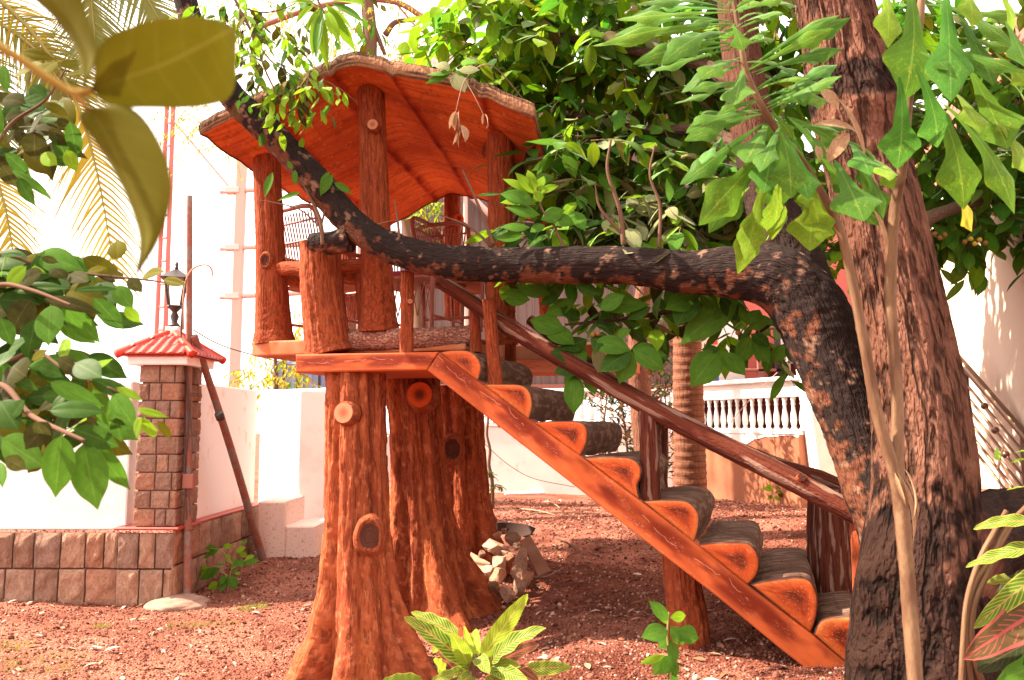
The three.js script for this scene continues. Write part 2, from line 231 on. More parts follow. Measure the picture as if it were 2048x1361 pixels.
const L = {}; for (const k in lt) L[k] = leafMat(lt[k]);
L.brown = leafMat(lt.brown, { clearcoat: .02 }); L.dry = leafMat(lt.dry, { clearcoat: 0, transmission: .25 }); L.olive = leafMat(lt.olive, { clearcoat: .04, transmission: .25 });

// blade along +y from the origin, length 1, facing +z; w(t) half width
function blade(w, { n = 10, m = 2, fold = .25, curl = .5, twist = 0, wave = 0, roll = 0 } = {}) {
  const pos = [], uv = [], idx = []; let y = 0, z = 0, wm = 0; for (let i = 0; i <= 20; i++) wm = Math.max(wm, w(i / 20));
  for (let i = 0; i <= n; i++) {
    const t = i / n, a = curl * (t - .15), hw = Math.max(w(t), .0006);
    if (i) { y += Math.cos(a) / n; z -= Math.sin(a) / n; }
    for (let j = -m; j <= m; j++) {
      const s = j / m, x = hw * s, tw = twist * t, zz = Math.abs(x) * fold - roll * x * x / Math.max(hw, .01) + wave * hw * Math.abs(s) * Math.sin(t * 19 + s * 2);
      pos.push(x * Math.cos(tw) - zz * Math.sin(tw), y + zz * Math.sin(a), z + x * Math.sin(tw) + zz * Math.cos(tw) * Math.cos(a)); uv.push(.5 + s * .5, t);
    }
  }
  const W = 2 * m + 1;
  for (let i = 0; i < n; i++) for (let j = 0; j < 2 * m; j++) { const a = i * W + j; idx.push(a, a + 1, a + W, a + 1, a + W + 1, a + W); }
  const g = new THREE.BufferGeometry(); g.setAttribute('position', new THREE.Float32BufferAttribute(pos, 3)); g.setAttribute('uv', new THREE.Float32BufferAttribute(uv, 2)); g.setIndex(idx); g.computeVertexNormals(); g.userData.tip = [y, z]; return g;
}
const ell = (wm, e = .8) => t => { const s = t < .06 ? t * .15 : (t - .06) / .94; return t < .06 ? .008 : wm * Math.sin(Math.PI * Math.pow(clamp(s), e)) ** .75 * (1 - .5 * ss(.72, 1, t)) + .003; };
const lobedW = t => t < .06 ? .012 : t < .5 ? lerp(.025, .078, ss(.06, .5, t)) : t < .745 ? lerp(.078, .225, ss(.5, .74, t)) : t < .84 ? lerp(.225, .135, ss(.745, .84, t)) : .135 * Math.max(0, 1 - (t - .84) / .16) ** .85 + .002;
const strapW = t => .075 * Math.sin(Math.PI * Math.pow(clamp(t), .7)) ** .6 + .004;
const LG = {
  oval: [.2, .5, .9, -.2].map((c, i) => blade(ell(.21, .85), { curl: c, fold: .18 + .1 * i, twist: (i - 1.5) * .2, roll: .25 })),
  narrow: [.2, .6, 1].map((c, i) => blade(ell(.13, .8), { curl: c, fold: .3, twist: (i - 1) * .3 })),
  mango: [.3, .8].map(c => blade(ell(.085, .9), { curl: c, fold: .3, n: 12 })),
  lobed: [.15, .45, .8].map((c, i) => blade(lobedW, { n: 30, m: 3, curl: c, fold: .06, wave: .07, twist: (i - 1) * .15, roll: .15 })),
  strap: [.2, .5, .9].map((c, i) => blade(strapW, { n: 18, m: 2, curl: c, fold: .35, wave: .3, twist: (i - 1) * .3 })),
  big: [.15, .5].map(c => blade(ell(.25, .8), { n: 20, m: 4, curl: c, fold: .14, roll: .12 })),
};
const Q = new THREE.Matrix4();
function orient(o, base, dir, face, len, wide = 1) {                   // face: the way the upper side looks
  const y = dir.clone().normalize(), z = face.clone().addScaledVector(y, -face.dot(y)); if (z.lengthSq() < 1e-6) z.set(.3, .2, .9).addScaledVector(y, -z.dot(y)); z.normalize();
  const x = y.clone().cross(z); Q.makeBasis(x, y, z); o.quaternion.setFromRotationMatrix(Q); o.position.copy(base); o.scale.set(len * wide, len, len); return o;
}
// a leaf between two pixels at given depths
function leafPx(parent, geos, mat, b, t, d, dt, wide, face, name = 'leaf') {
  const A = at(b[0], b[1], d), B = at(t[0], t[1], d + dt), dir = B.clone().sub(A), len = dir.length();
  const f = face || V(rr(-.35, .35), rr(.1, .7), 1), g = pick(geos), [ty, tz] = g.userData.tip, k = Math.hypot(ty, tz); const m = part(parent, name, g, mat); orient(m, A, dir, f, len / k, wide * k); m.rotateX(-Math.atan2(tz, ty)); return m;
}

// ------------------------------------------------------------------ ground
const HP = [[-1.1, 5.5, 0], [-.75, 6.6, .12], [-.45, 8, .40], [1.06, 4.95, .33], [-3.1, 7.3, .09], [-.4, 13, .56], [-2.4, 9.1, .23], [-4.7, 7.4, .14], [-1.5, 3.5, -.02], [2.1, 5.5, .5], [3, 10, .62], [1.9, 3.8, .4], [0, 3, .05], [.8, 7, .3], [1.2, 9.5, .52], [-.2, 6.9, .2], [-7, 6, .15], [-4, 4.5, .08], [6, 6, .6], [8, 14, .6], [-6, 15, .5], [0, 20, .6], [0, -4, 0]];
function gh(x, z) { let s = 0, w = 0; for (const [a, d, h] of HP) { const q = (x - a) ** 2 + (-z - d) ** 2, k = 1 / (q * q + .02); s += k * h; w += k; } return s / w + .05 * fbm3(x * .9, 0, z * .9, 3) + .018 * fbm3(x * 5, 3, z * 5, 3); }
const gpt = (px, py) => { const r = ray(px, py); let lo = .5, hi = 40; for (let i = 0; i < 60; i++) { const m = (lo + hi) / 2, p = r.clone().multiplyScalar(m / -r.z); EYE + p.y > gh(p.x, p.z) ? lo = m : hi = m; } const p = r.multiplyScalar(lo / -r.z); return V(p.x, EYE + p.y, p.z); };
{
  const n = 360, pos = [], uv = [], col = [], idx = [], f = t => { const s = t * 2 - 1; return Math.sign(s) * (6.5 * Math.abs(s) + 113 * Math.abs(s) ** 7); };
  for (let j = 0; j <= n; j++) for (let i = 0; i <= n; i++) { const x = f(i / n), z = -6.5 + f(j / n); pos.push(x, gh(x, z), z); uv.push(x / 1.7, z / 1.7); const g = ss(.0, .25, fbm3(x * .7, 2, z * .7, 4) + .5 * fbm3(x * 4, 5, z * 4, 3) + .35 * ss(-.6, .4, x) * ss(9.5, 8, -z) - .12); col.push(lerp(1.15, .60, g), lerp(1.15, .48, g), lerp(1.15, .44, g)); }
  for (let j = 0; j < n; j++) for (let i = 0; i < n; i++) { const a = j * (n + 1) + i; idx.push(a, a + n + 1, a + 1, a + 1, a + n + 1, a + n + 2); }
  const g = new THREE.BufferGeometry(); g.setAttribute('position', new THREE.Float32BufferAttribute(pos, 3)); g.setAttribute('uv', new THREE.Float32BufferAttribute(uv, 2)); g.setAttribute('color', new THREE.Float32BufferAttribute(col, 3)); g.setIndex(idx); g.computeVertexNormals(); M.ground.vertexColors = true;
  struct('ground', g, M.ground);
}

// ------------------------------------------------------------------ tree house of painted cement
const PHI = 18 * Math.PI / 180, O = V(-.524, 0, -5.25), U = V(Math.cos(PHI), 0, Math.sin(PHI)), W = V(Math.sin(PHI), 0, -Math.cos(PHI));
const th = thing('tree_house', 'orange tree house of painted cement logs with curved roof on tree trunk legs', 'tree house', null, O);
th.rotation.y = -PHI; th.updateMatrixWorld();
const TL = p => th.worldToLocal(p.clone());                              // world -> tree house axes: x along the stairs, y up, -z away
const SPt = (px, py, w = 0) => { const p = TL(onPlane(px, py, O.clone().addScaledVector(W, w), W)); return new THREE.Vector2(p.x, p.y); };
const atL = (px, py, d) => TL(at(px, py, d));
const tpart = (name, geo, mat, label) => part(th, name, geo, mat, label);
const tl = (pts, o) => tube(pts.map(([px, py, d, r]) => ({ p: atL(px, py, d), r })), o);
function slab2(pts, w0, w1, b = .01) { const g = new THREE.ExtrudeGeometry(new THREE.Shape(pts), { depth: w1 - w0 - 2 * b, bevelEnabled: true, bevelThickness: b, bevelSize: b, bevelOffset: -b, bevelSegments: 2 }); g.translate(0, 0, -w1 + b); return g; }
const barkD = (k, amp, fx = 9, fy = 1.2) => (th_, t, p, r) => r * (1 + amp * (1 - 2 * Math.abs(n3(Math.cos(th_) * fx * .5 + k, p.y * fy + Math.sin(th_) * fx * .5, k * 3.1)))) + .004 * n3(p.x * 30, p.y * 30, p.z * 30);

// three trunk legs with buttressed feet
function leg(k, px, yTop, d, dBase, prof, lobes, wide = 1) {
  const top = at(px[0], yTop, d), bot = at(px[1], 1200, dBase); bot.y = gh(bot.x, bot.z) - .08;
  const pts = prof.map(([t, r], i) => ({ p: TL(top.clone().lerp(bot, t)), r }));
  const g = tube(pts, { seg: 150, rings: 220, texW: .5, texH: .5, disp: (a, t, p, r, dd) => {
    const fl = ss(.45, 1, t), lb = Math.cos(a * lobes + k * 2 + 1.2 * n3(k, t * 2.2, 0)), lb2 = Math.cos(a * (lobes + 4) + k + 2 * n3(k + 5, t * 2, 1));
    const gv = -Math.pow(.5 - .5 * Math.cos(a * (lobes + 2) + k + 1.6 * n3(k, p.y * .9, 4)), 6); let q = r * (1.02 + (.06 + .24 * fl) * lb + (.04 + .05 * fl) * lb2 + .15 * gv * (.8 + .4 * fl));
    q += .007 * (1 - 2.4 * Math.abs(n3(a * 5 + k, p.y * 2.2, 2))) * (1 - .3 * fl);
    q += .008 * ss(.02, .12, n3(a * 7 + k, p.y * 4.5, k * 2) + .5 * n3(a * 15, p.y * 14, k)); return q + .006 * fbm3(p.x * 26, p.y * 9, p.z * 26, 3);
  }, col: (a, t, p) => { let c = mix3([1.1, 1.1, 1.1], [1.5, 1.75, 1.6], ss(.05, .3, fbm3(p.x * 4, p.y * 1.6, p.z * 4 + k, 4))); c = mix3(c, [.78, .70, .70], ss(.02, .2, n3(Math.cos(a) * 3 + k, p.y * .5, Math.sin(a) * 3) + .35 * fbm3(p.x * 14, p.y * 5, p.z * 14, 3))); return mix3(c, [1.7, 2.3, 2.6], ss(.16, .22, fbm3(p.x * 18, p.y * 12, p.z * 18 + k, 4)) * .5); } });
  return tpart('trunk_leg', g, M.legPaint);
}
leg(1, [712, 722], 745, 5.62, 5.55, [[0, .19], [.12, .185], [.3, .19], [.5, .205], [.66, .235], [.8, .29], [.9, .36], [1, .46]], 5);
leg(2, [822, 858], 745, 6.5, 6.62, [[0, .205], [.15, .20], [.35, .205], [.55, .23], [.7, .28], [.85, .37], [1, .50]], 5);
leg(3, [915, 932], 770, 7.7, 7.8, [[0, .21], [.2, .205], [.4, .215], [.6, .235], [.75, .27], [.9, .33], [1, .40]], 4);
// cut branches and knots: a collar and a face
function knot(px, py, d, r, dir, mat, long = .06, name = 'cut_branch') {
  const p = atL(px, py, d), n = dir.clone().applyQuaternion(th.quaternion.clone().invert()).normalize();
  const b = p.clone().addScaledVector(n, -long), g = tube([{ p: b.clone().addScaledVector(n, -.05), r: r * 1.25 }, { p: b, r: r * 1.18 }, { p: p.clone().addScaledVector(n, -.008), r: r * 1.06 }, { p, r: r * .98 }], { seg: 20, rings: 8, disp: (a, t, q, rad) => rad * (1 + .07 * n3(a * 2, px, 3)) });
  if (name === 'knot' && r > .03) { const prof = [[1.4, -.045], [1.25, -.01], [1.12, .016], [1, .02], [.9, .012], [.82, 0]].map(([x, y]) => new THREE.Vector2(x * r, y * r / .15)), c = new THREE.LatheGeometry(prof, 28), d = new THREE.LatheGeometry([[.84, .0], [.7, .006], [.6, -.004], [.45, .004], [.3, -.006], [.01, .004]].map(([x, y]) => new THREE.Vector2(x * r, y * r / .08)), 28), qt = new THREE.Quaternion().setFromUnitVectors(V(0, 1, 0), n); for (const q of [c, d]) { const P = q.attributes.position; for (let i = 0; i < P.count; i++) { const a = Math.atan2(P.getZ(i), P.getX(i)), k = 1 + .16 * n3(Math.cos(a) * 1.2 + px, Math.sin(a) * 1.2, 2); P.setX(i, P.getX(i) * k); P.setZ(i, P.getZ(i) * k * 1.0); } q.applyQuaternion(qt); q.scale(1, 1.3, 1); q.translate(p.x, p.y, p.z); q.computeVertexNormals(); } const o = tpart(name, c, M.paint); part(o, 'knot_face', d, mat); return o; }
  const o = tpart(name, g, M.paint), f = new THREE.CircleGeometry(r * .95, 22); f.lookAt(n); const q = p.clone().addScaledVector(n, .003); f.translate(q.x, q.y, q.z);
  part(o, 'cut_face', f, mat); return o;
}
const toCam = V(-.25, .05, 1);
knot(687, 826, 5.37, .07, V(-.3, .1, 1), M.cut, .04); knot(839, 790, 6.17, .10, V(-.1, .1, 1), M.cutRed, .12);
knot(739, 1072, 5.33, .075, V(.1, .05, 1), M.knot, .02, 'knot'); knot(905, 898, 7.47, .085, V(.2, .1, 1), M.knot, .06, 'knot'); knot(662, 935, 5.55, .045, V(-1, .2, .3), M.knot, .02, 'knot');

// platform, landing, stringer
{
  const main = new THREE.Shape(); const P = [[-1.53, .29], [.12, .29], [.12, 1.25], [.80, 1.25], [.80, 3.3], [-1.53, 3.3]];
  P.forEach(([u, w], i) => i ? main.lineTo(u, w) : main.moveTo(u, w));
  const g = new THREE.ExtrudeGeometry(main, { depth: .085, bevelEnabled: true, bevelThickness: .012, bevelSize: .012, bevelSegments: 2 }); g.rotateX(-Math.PI / 2); g.translate(0, 2.16, 0);
  tpart('platform', boxUV(g, .8), M.slab);
  const l = slab2([SPt(590, 709, -.04), SPt(590, 746, -.04), SPt(853, 741, -.04), SPt(877, 704, -.04)], -.04, .8, .012);
  
  const along = (pts, th = .19) => { const a = pts[0], b = pts[1], dx = b.x - a.x, dy = b.y - a.y, n = Math.hypot(dx, dy); return g => { const p = g.attributes.position, uv = g.attributes.uv; for (let i = 0; i < p.count; i++) { const x = p.getX(i) - a.x, y = p.getY(i) - a.y; uv.setXY(i, (x * dx + y * dy) / n / 1.6, clamp((-x * dy + y * dx) / n / th, .02, .98)); } return g; }; };
  tpart('landing', along([SPt(590, 746, -.04), SPt(853, 741, -.04)], .13)(l), M.board);
  const top = [[878, 705], [1060, 842], [1161, 915], [1281, 1004], [1391, 1088], [1497, 1174], [1623, 1270], [1719, 1352], [1830, 1448]].map(p => SPt(...p, -.04));
  const bot = [[1700, 1408], [1560, 1298], [1435, 1195], [1288, 1081], [1100, 934], [980, 840], [854, 741]].map(p => SPt(...p, -.04));
  const sg = slab2([...top, ...bot], -.04, .12, .008);
  tpart('stringer', along([SPt(854, 741, -.04), SPt(1560, 1298, -.04)])(sg), M.board);
}
// half-log steps
const STEPS = [
  [[879, 705], [905, 701], [938, 703], [957, 718], [963, 738], [956, 764]],
  [[964, 769], [1000, 769], [1042, 771], [1060, 786], [1065, 812], [1058, 842]],
  [[1064, 845], [1110, 843], [1160, 845], [1174, 860], [1173, 888], [1160, 914]],
  [[1166, 916], [1215, 914], [1262, 917], [1281, 934], [1281, 956], [1274, 975], [1280, 1002]],
  [[1284, 1003], [1330, 1001], [1374, 1004], [1396, 1026], [1398, 1052], [1389, 1087]],
  [[1394, 1090], [1440, 1086], [1496, 1088], [1517, 1114], [1515, 1148], [1496, 1172]],
  [[1501, 1170], [1550, 1160], [1612, 1158], [1634, 1188], [1634, 1232], [1622, 1268]],
  [[1627, 1270], [1640, 1244], [1665, 1236], [1716, 1236], [1727, 1262], [1726, 1310], [1719, 1350]],
  [[1728, 1358], [1750, 1330], [1800, 1322], [1830, 1345], [1836, 1390], [1826, 1440]]];
STEPS.forEach((px, i) => {
  const P = px.map(p => SPt(...p, 0)), sh = new THREE.Shape(), c = new THREE.Vector2(); P.forEach(p => c.add(p)); c.multiplyScalar(1 / P.length);
  const outline = k => { const q = P.map(p => p.clone().sub(c).multiplyScalar(k).add(c)), s = new THREE.Shape(); s.moveTo(q[0].x, q[0].y); s.splineThru(q.slice(1)); s.closePath(); return s; };
  const body = new THREE.ExtrudeGeometry(outline(1), { depth: 1.12, steps: 14, bevelEnabled: true, bevelThickness: .012, bevelSize: .012, bevelOffset: -.012, bevelSegments: 3, curveSegments: 8 }); body.translate(0, 0, -1.13);
  const p = body.attributes.position; for (let k = 0; k < p.count; k++) { const z = p.getZ(k); if (z < -.05) { const x = p.getX(k), y = p.getY(k); p.setX(k, x + .012 * n3(x * 6, y * 6, z * 5 + i * 9)); p.setY(k, y + .010 * n3(x * 7 + 4, y * 6, z * 6 + i * 9)); } }
  const bg = mergeVertices(boxUV(body, 1.2), 1e-4); bg.computeVertexNormals();
  const s = tpart('step', boxUV(body, 1.2), M.tread);
  const ol = outline(.985).getSpacedPoints(72), fp = [], fu = [], fi = [], RN = 8, hc = c.clone().add(new THREE.Vector2(rr(-.01, .03), rr(-.02, .02)));
  for (let r = 0; r <= RN + 1; r++) ol.forEach((p, k) => { const t = Math.min(1, r / RN), rim = r > RN; fp.push(lerp(hc.x, p.x, t), lerp(hc.y, p.y, t), rim ? -.012 : .008 - (r === RN ? .006 : 0) + .003 * n3(p.x * t * 20, p.y * t * 20, i)); fu.push(k / 72 + i * .37, rim ? 1 : t * .99); });
  for (let r = 0; r <= RN; r++) for (let k = 0; k < 72; k++) { const a = r * 73 + k; fi.push(a, a + 73, a + 1, a + 1, a + 73, a + 74); }
  const f = new THREE.BufferGeometry(); f.setAttribute('position', new THREE.Float32BufferAttribute(fp, 3)); f.setAttribute('uv', new THREE.Float32BufferAttribute(fu, 2)); f.setIndex(fi); f.computeVertexNormals(); { const nm = f.attributes.normal; if (nm.getZ(73 * 3) < 0) { f.setIndex(fi.reduce((o, v, q) => (q % 3 === 0 ? o.push(v, fi[q + 2], fi[q + 1]) : 0, o), [])); f.computeVertexNormals(); } }
  part(s, 'sawn_face', f, M.sawn[i % 3]);
});
// log curb on the platform edge, stump, roof posts, rail posts, handrails
tpart('curb_log', tl([[700, 681, 5.72, .078], [780, 679, 5.66, .076], [860, 676, 5.58, .072], [948, 672, 5.5, .068]], { seg: 40, rings: 90, texW: .3, texH: .3, disp: (a, t, p, r) => r * (1 + .12 * n3(p.x * 8, p.y * 8, p.z * 8)) + .006 * fbm3(p.x * 40, p.y * 40, p.z * 40, 3) }), M.logbark);
{
  const s = tpart('stump', tl([[660, 709, 5.68, .165], [656, 690, 5.68, .152], [650, 640, 5.68, .144], [643, 560, 5.67, .14], [640, 485, 5.66, .132]], { seg: 90, rings: 120, texW: .35, texH: .35, disp: (a, t, p, r) => barkD(4, .07)(a, t, p, r) + .008 * fbm3(p.x * 22, p.y * 14, p.z * 22, 3) }), M.paint);
  knot(611, 590, 5.64, .045, V(-1, .1, .35), M.cut, .03);
}
function post(k, base, top, rb, rt, d, dt = d, mat = M.postPaint) {
  const g = tube([0, .08, .2, .5, .8, 1].map((t, i) => ({ p: atL(lerp(base[0], top[0], t), lerp(base[1], top[1], t), lerp(d, dt, t)), r: [rb, rb * .84, lerp(rb, rt, .65), lerp(rb, rt, .9), rt, rt][i] })), { seg: 56, rings: 110, texW: .35, texH: .35, disp: (a, t, p, r) => barkD(k, .1, 5, .8)(a, t, p, r) });
  return tpart('roof_post', g, mat);
}
post(11, [548, 690], [532, 290], .15, .095, 6.1, 6.1); post(12, [757, 664], [741, 135], .135, .09, 5.72, 5.6); post(13, [1004, 690], [1001, 205], .11, .088, 5.8, 5.6);
post(14, [906, 640], [904, 372], .085, .078, 8.1, 8.0); post(15, [700, 640], [688, 340], .085, .07, 8.0, 8.0); post(16, [1098, 660], [1092, 380], .09, .085, 7.9, 7.8);
knot(745, 249, 5.48, .038, V(-.05, 0, 1), M.cut, .03); knot(530, 521, 5.98, .038, V(-.2, 0, 1), M.knot, .03, 'knot'); knot(918, 437, 7.9, .05, V(.35, .1, 1), M.cutRed, .04); knot(968, 300, 5.72, .035, V(-1, .1, .3), M.knot, .03, 'knot');
const stick = (k, ...pts) => tl(pts, { seg: 24, rings: 50, texW: .25, texH: .5, disp: (a, t, p, r) => r * (1 + .1 * n3(a * 1.2 + k, p.y * 2 + p.x * 3, k)) + .003 * n3(p.x * 40, p.y * 14, p.z * 40) });
tpart('rail_post', stick(21, [732, 672, 5.75, .052], [725, 600, 5.75, .045], [724, 535, 5.75, .045]), M.postPaint);
{ tpart('rail_post', stick(22, [813, 708, 5.32, .046], [814, 630, 5.32, .043], [815, 545, 5.32, .042]), M.postPaint); knot(820, 603, 5.26, .016, V(.2, 0, 1), M.cut, .01, 'knot'); }
tpart('rail_post', stick(23, [952, 706, 5.4, .038], [950, 650, 5.4, .035], [948, 595, 5.4, .033]), M.postPaint);
tpart('rail_post', stick(24, [992, 772, 5.2, .05], [985, 690, 5.2, .044], [978, 600, 5.2, .042]), M.postPaint);
tpart('rail_post', stick(25, [1020, 776, 6.1, .048], [1021, 700, 6.1, .042], [1022, 640, 6.1, .04]), M.postPaint);
tpart('rail_post', stick(26, [1300, 1004, 4.92, .066], [1300, 960, 4.92, .06], [1299, 890, 4.92, .057], [1297, 812, 4.92, .056]), M.rail);
tpart('rail_post', stick(27, [1322, 985, 6.0, .05], [1322, 900, 6.0, .045], [1325, 835, 6.0, .045]), M.rail);
tpart('end_post', stick(28, [1742, 1260, 4.42, .09], [1738, 1130, 4.42, .085], [1732, 1020, 4.42, .08]), M.postPaint);
tpart('end_post', stick(29, [1664, 1230, 5.3, .15], [1660, 1120, 5.3, .135], [1655, 978, 5.3, .12]), M.rail);
{ const b = gpt(1378, 1288); tpart('stair_post', tube([{ p: TL(V(b.x, b.y - .1, b.z)), r: .13 }, { p: TL(V(b.x, b.y + .1, b.z)), r: .115 }, { p: TL(V(b.x - .03, b.y + .35, b.z)), r: .108 }, { p: TL(V(b.x - .05, b.y + .75, b.z)), r: .105 }], { seg: 70, rings: 90, texW: .35, texH: .35, disp: (a, t, p, r) => barkD(31, .09, 6, 1)(a, t, p, r) + .006 * fbm3(p.x * 24, p.y * 10, p.z * 24, 3) }), M.paint); }
const handrail = (k, pts) => tl(pts, { seg: 36, rings: 120, texW: .3, texH: .9, disp: (a, t, p, r) => .86 * r * (1 + .1 * n3(a * 1.5 + k, t * 7, k)) + .004 * n3(a * 7, t * 30, k) });
{ const h = tpart('handrail', handrail(41, [[880, 562, 5.42, .056], [1000, 642, 5.28, .06], [1080, 692, 5.2, .064], [1230, 776, 5.0, .068], [1400, 868, 4.78, .07], [1560, 948, 4.58, .07], [1726, 1036, 4.38, .068]]), M.rail); knot(1604, 955, 4.47, .022, V(.1, .5, 1), M.knot, .03, 'knot').name = 'knot'; }
tpart('handrail', handrail(42, [[1060, 640, 6.5, .05], [1200, 745, 6.2, .05], [1340, 836, 5.95, .05], [1450, 885, 5.75, .05], [1560, 930, 5.55, .05], [1650, 958, 5.4, .05], [1752, 1004, 5.2, .045]]), M.rail);
tpart('guard_rail', stick(43, [560, 538, 6.05, .055], [600, 537, 5.9, .052], [660, 535, 5.7, .05], [728, 530, 5.72, .05]), M.postPaint);
tpart('guard_rail', stick(44, [556, 552, 6.1, .05], [600, 566, 6.6, .05], [690, 590, 7.6, .05]), M.postPaint);
tpart('guard_rail', stick(45, [640, 522, 5.6, .05], [720, 560, 6.2, .05], [800, 560, 7.8, .05]), M.postPaint);

// roof: one curved sheet between its front and its back edge
{
  const F = [[400, 268], [470, 236], [520, 210], [580, 184], [640, 155], [680, 135], [715, 128], [760, 140], [800, 152], [860, 166], [920, 180], [970, 196], [1015, 215], [1068, 236]], Bk = [[690, 436], [730, 452], [780, 448], [812, 434], [855, 408], [887, 393], [905, 388], [925, 391], [952, 397], [982, 408], [1030, 432], [1080, 446], [1130, 452]];
  const curve = (P, dl, dr) => { const c = P.map(([x, y]) => at(x, y, lerp(dl, dr, (x - P[0][0]) / (P[P.length - 1][0] - P[0][0])))); return new THREE.CatmullRomCurve3(c); };
  const cf = curve(F, 5.52, 4.98), cb = curve(Bk, 8.2, 7.7), NS = 150, NT = 90;
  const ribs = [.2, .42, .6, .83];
  const bottom = (s, t) => { const p = TL(cf.getPointAt(s).lerp(cb.getPointAt(s), t)); let y = p.y - .06 * Math.sin(Math.PI * t); y += .024 * Math.pow(.5 + .5 * Math.sin(t * 44 + 5 * n3(s * 2.5, t * 2, 0) + Math.sin(s * 9) * 1.5), 3) * (.6 + .8 * n3(s * 3, t * 4, 5)) + .012 * fbm3(s * 9, t * 9, 1, 3); for (const r of ribs) { const q = (s - r - .015 * Math.sin(t * 5 + r * 9)) / .012; y += -.02 * Math.exp(-q * q); } if (t < .02 || t > .985) y += 0; p.y = y; return p; };
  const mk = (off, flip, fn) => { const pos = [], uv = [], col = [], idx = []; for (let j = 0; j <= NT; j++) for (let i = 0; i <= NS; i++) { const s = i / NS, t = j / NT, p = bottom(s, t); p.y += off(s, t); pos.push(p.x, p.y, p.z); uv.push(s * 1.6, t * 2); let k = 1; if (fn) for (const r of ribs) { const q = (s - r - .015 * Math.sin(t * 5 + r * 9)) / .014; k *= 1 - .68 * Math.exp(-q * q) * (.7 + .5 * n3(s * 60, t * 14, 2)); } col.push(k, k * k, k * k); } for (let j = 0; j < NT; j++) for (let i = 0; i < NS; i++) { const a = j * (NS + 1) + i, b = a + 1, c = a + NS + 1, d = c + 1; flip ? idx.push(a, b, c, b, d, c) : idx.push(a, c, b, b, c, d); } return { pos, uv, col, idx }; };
  const edge = (s, t) => .004 + .03 * (1 + .6 * n3(s * 30, t * 25, 4));
  const build = g => { const q = new THREE.BufferGeometry(); q.setAttribute('position', new THREE.Float32BufferAttribute(g.pos, 3)); q.setAttribute('uv', new THREE.Float32BufferAttribute(g.uv, 2)); q.setAttribute('color', new THREE.Float32BufferAttribute(g.col, 3)); q.setIndex(g.idx); q.computeVertexNormals(); return q; };
  // shell: top, plus the rough edge all round
  const top = mk((s, t) => .075 + edge(s, t) * .4, false), n0 = top.pos.length / 3, bo = mk(() => .006, true); top.pos.push(...bo.pos); top.uv.push(...bo.uv); top.col.push(...bo.col); top.idx.push(...bo.idx.map(i => i + n0));
  const side = new THREE.BufferGeometry(); { const pos = [], uv = [], idx = []; const ring = []; for (let i = 0; i <= NS; i++) ring.push([i / NS, 0]); for (let j = 1; j <= NT; j++) ring.push([1, j / NT]); for (let i = NS - 1; i >= 0; i--) ring.push([i / NS, 1]); for (let j = NT - 1; j >= 0; j--) ring.push([0, j / NT]);
    const K = 6; ring.forEach(([s, t], q) => { const p = bottom(s, t), e = edge(s, t), c = bottom(lerp(s, .5, .02), lerp(t, .5, .02)), out = p.clone().sub(c).setY(0).normalize(); for (let k = 0; k <= K; k++) { const f = k / K, b = Math.sin(Math.PI * f); pos.push(p.x + out.x * b * (.014 + .01 * n3(q * .3, k, 1)), p.y - .012 + f * (.085 + e * .4), p.z + out.z * b * (.014 + .01 * n3(q * .3, k, 1))); uv.push(q / 60, f * .12); } });
    for (let i = 0; i < ring.length - 1; i++) for (let k = 0; k < K; k++) { const a = i * (K + 1) + k, b = a + K + 1; idx.push(a, b, a + 1, b, b + 1, a + 1); }
    side.setAttribute('position', new THREE.Float32BufferAttribute(pos, 3)); side.setAttribute('uv', new THREE.Float32BufferAttribute(uv, 2)); side.setIndex(idx); side.computeVertexNormals(); }
  const r = tpart('roof', build(top), M.roofEdge);
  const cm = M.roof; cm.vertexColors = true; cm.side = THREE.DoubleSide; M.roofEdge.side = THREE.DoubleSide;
  part(r, 'ceiling', build(mk(() => 0, true, true)), cm); part(r, 'roof_edge', side, M.roofEdge);
}

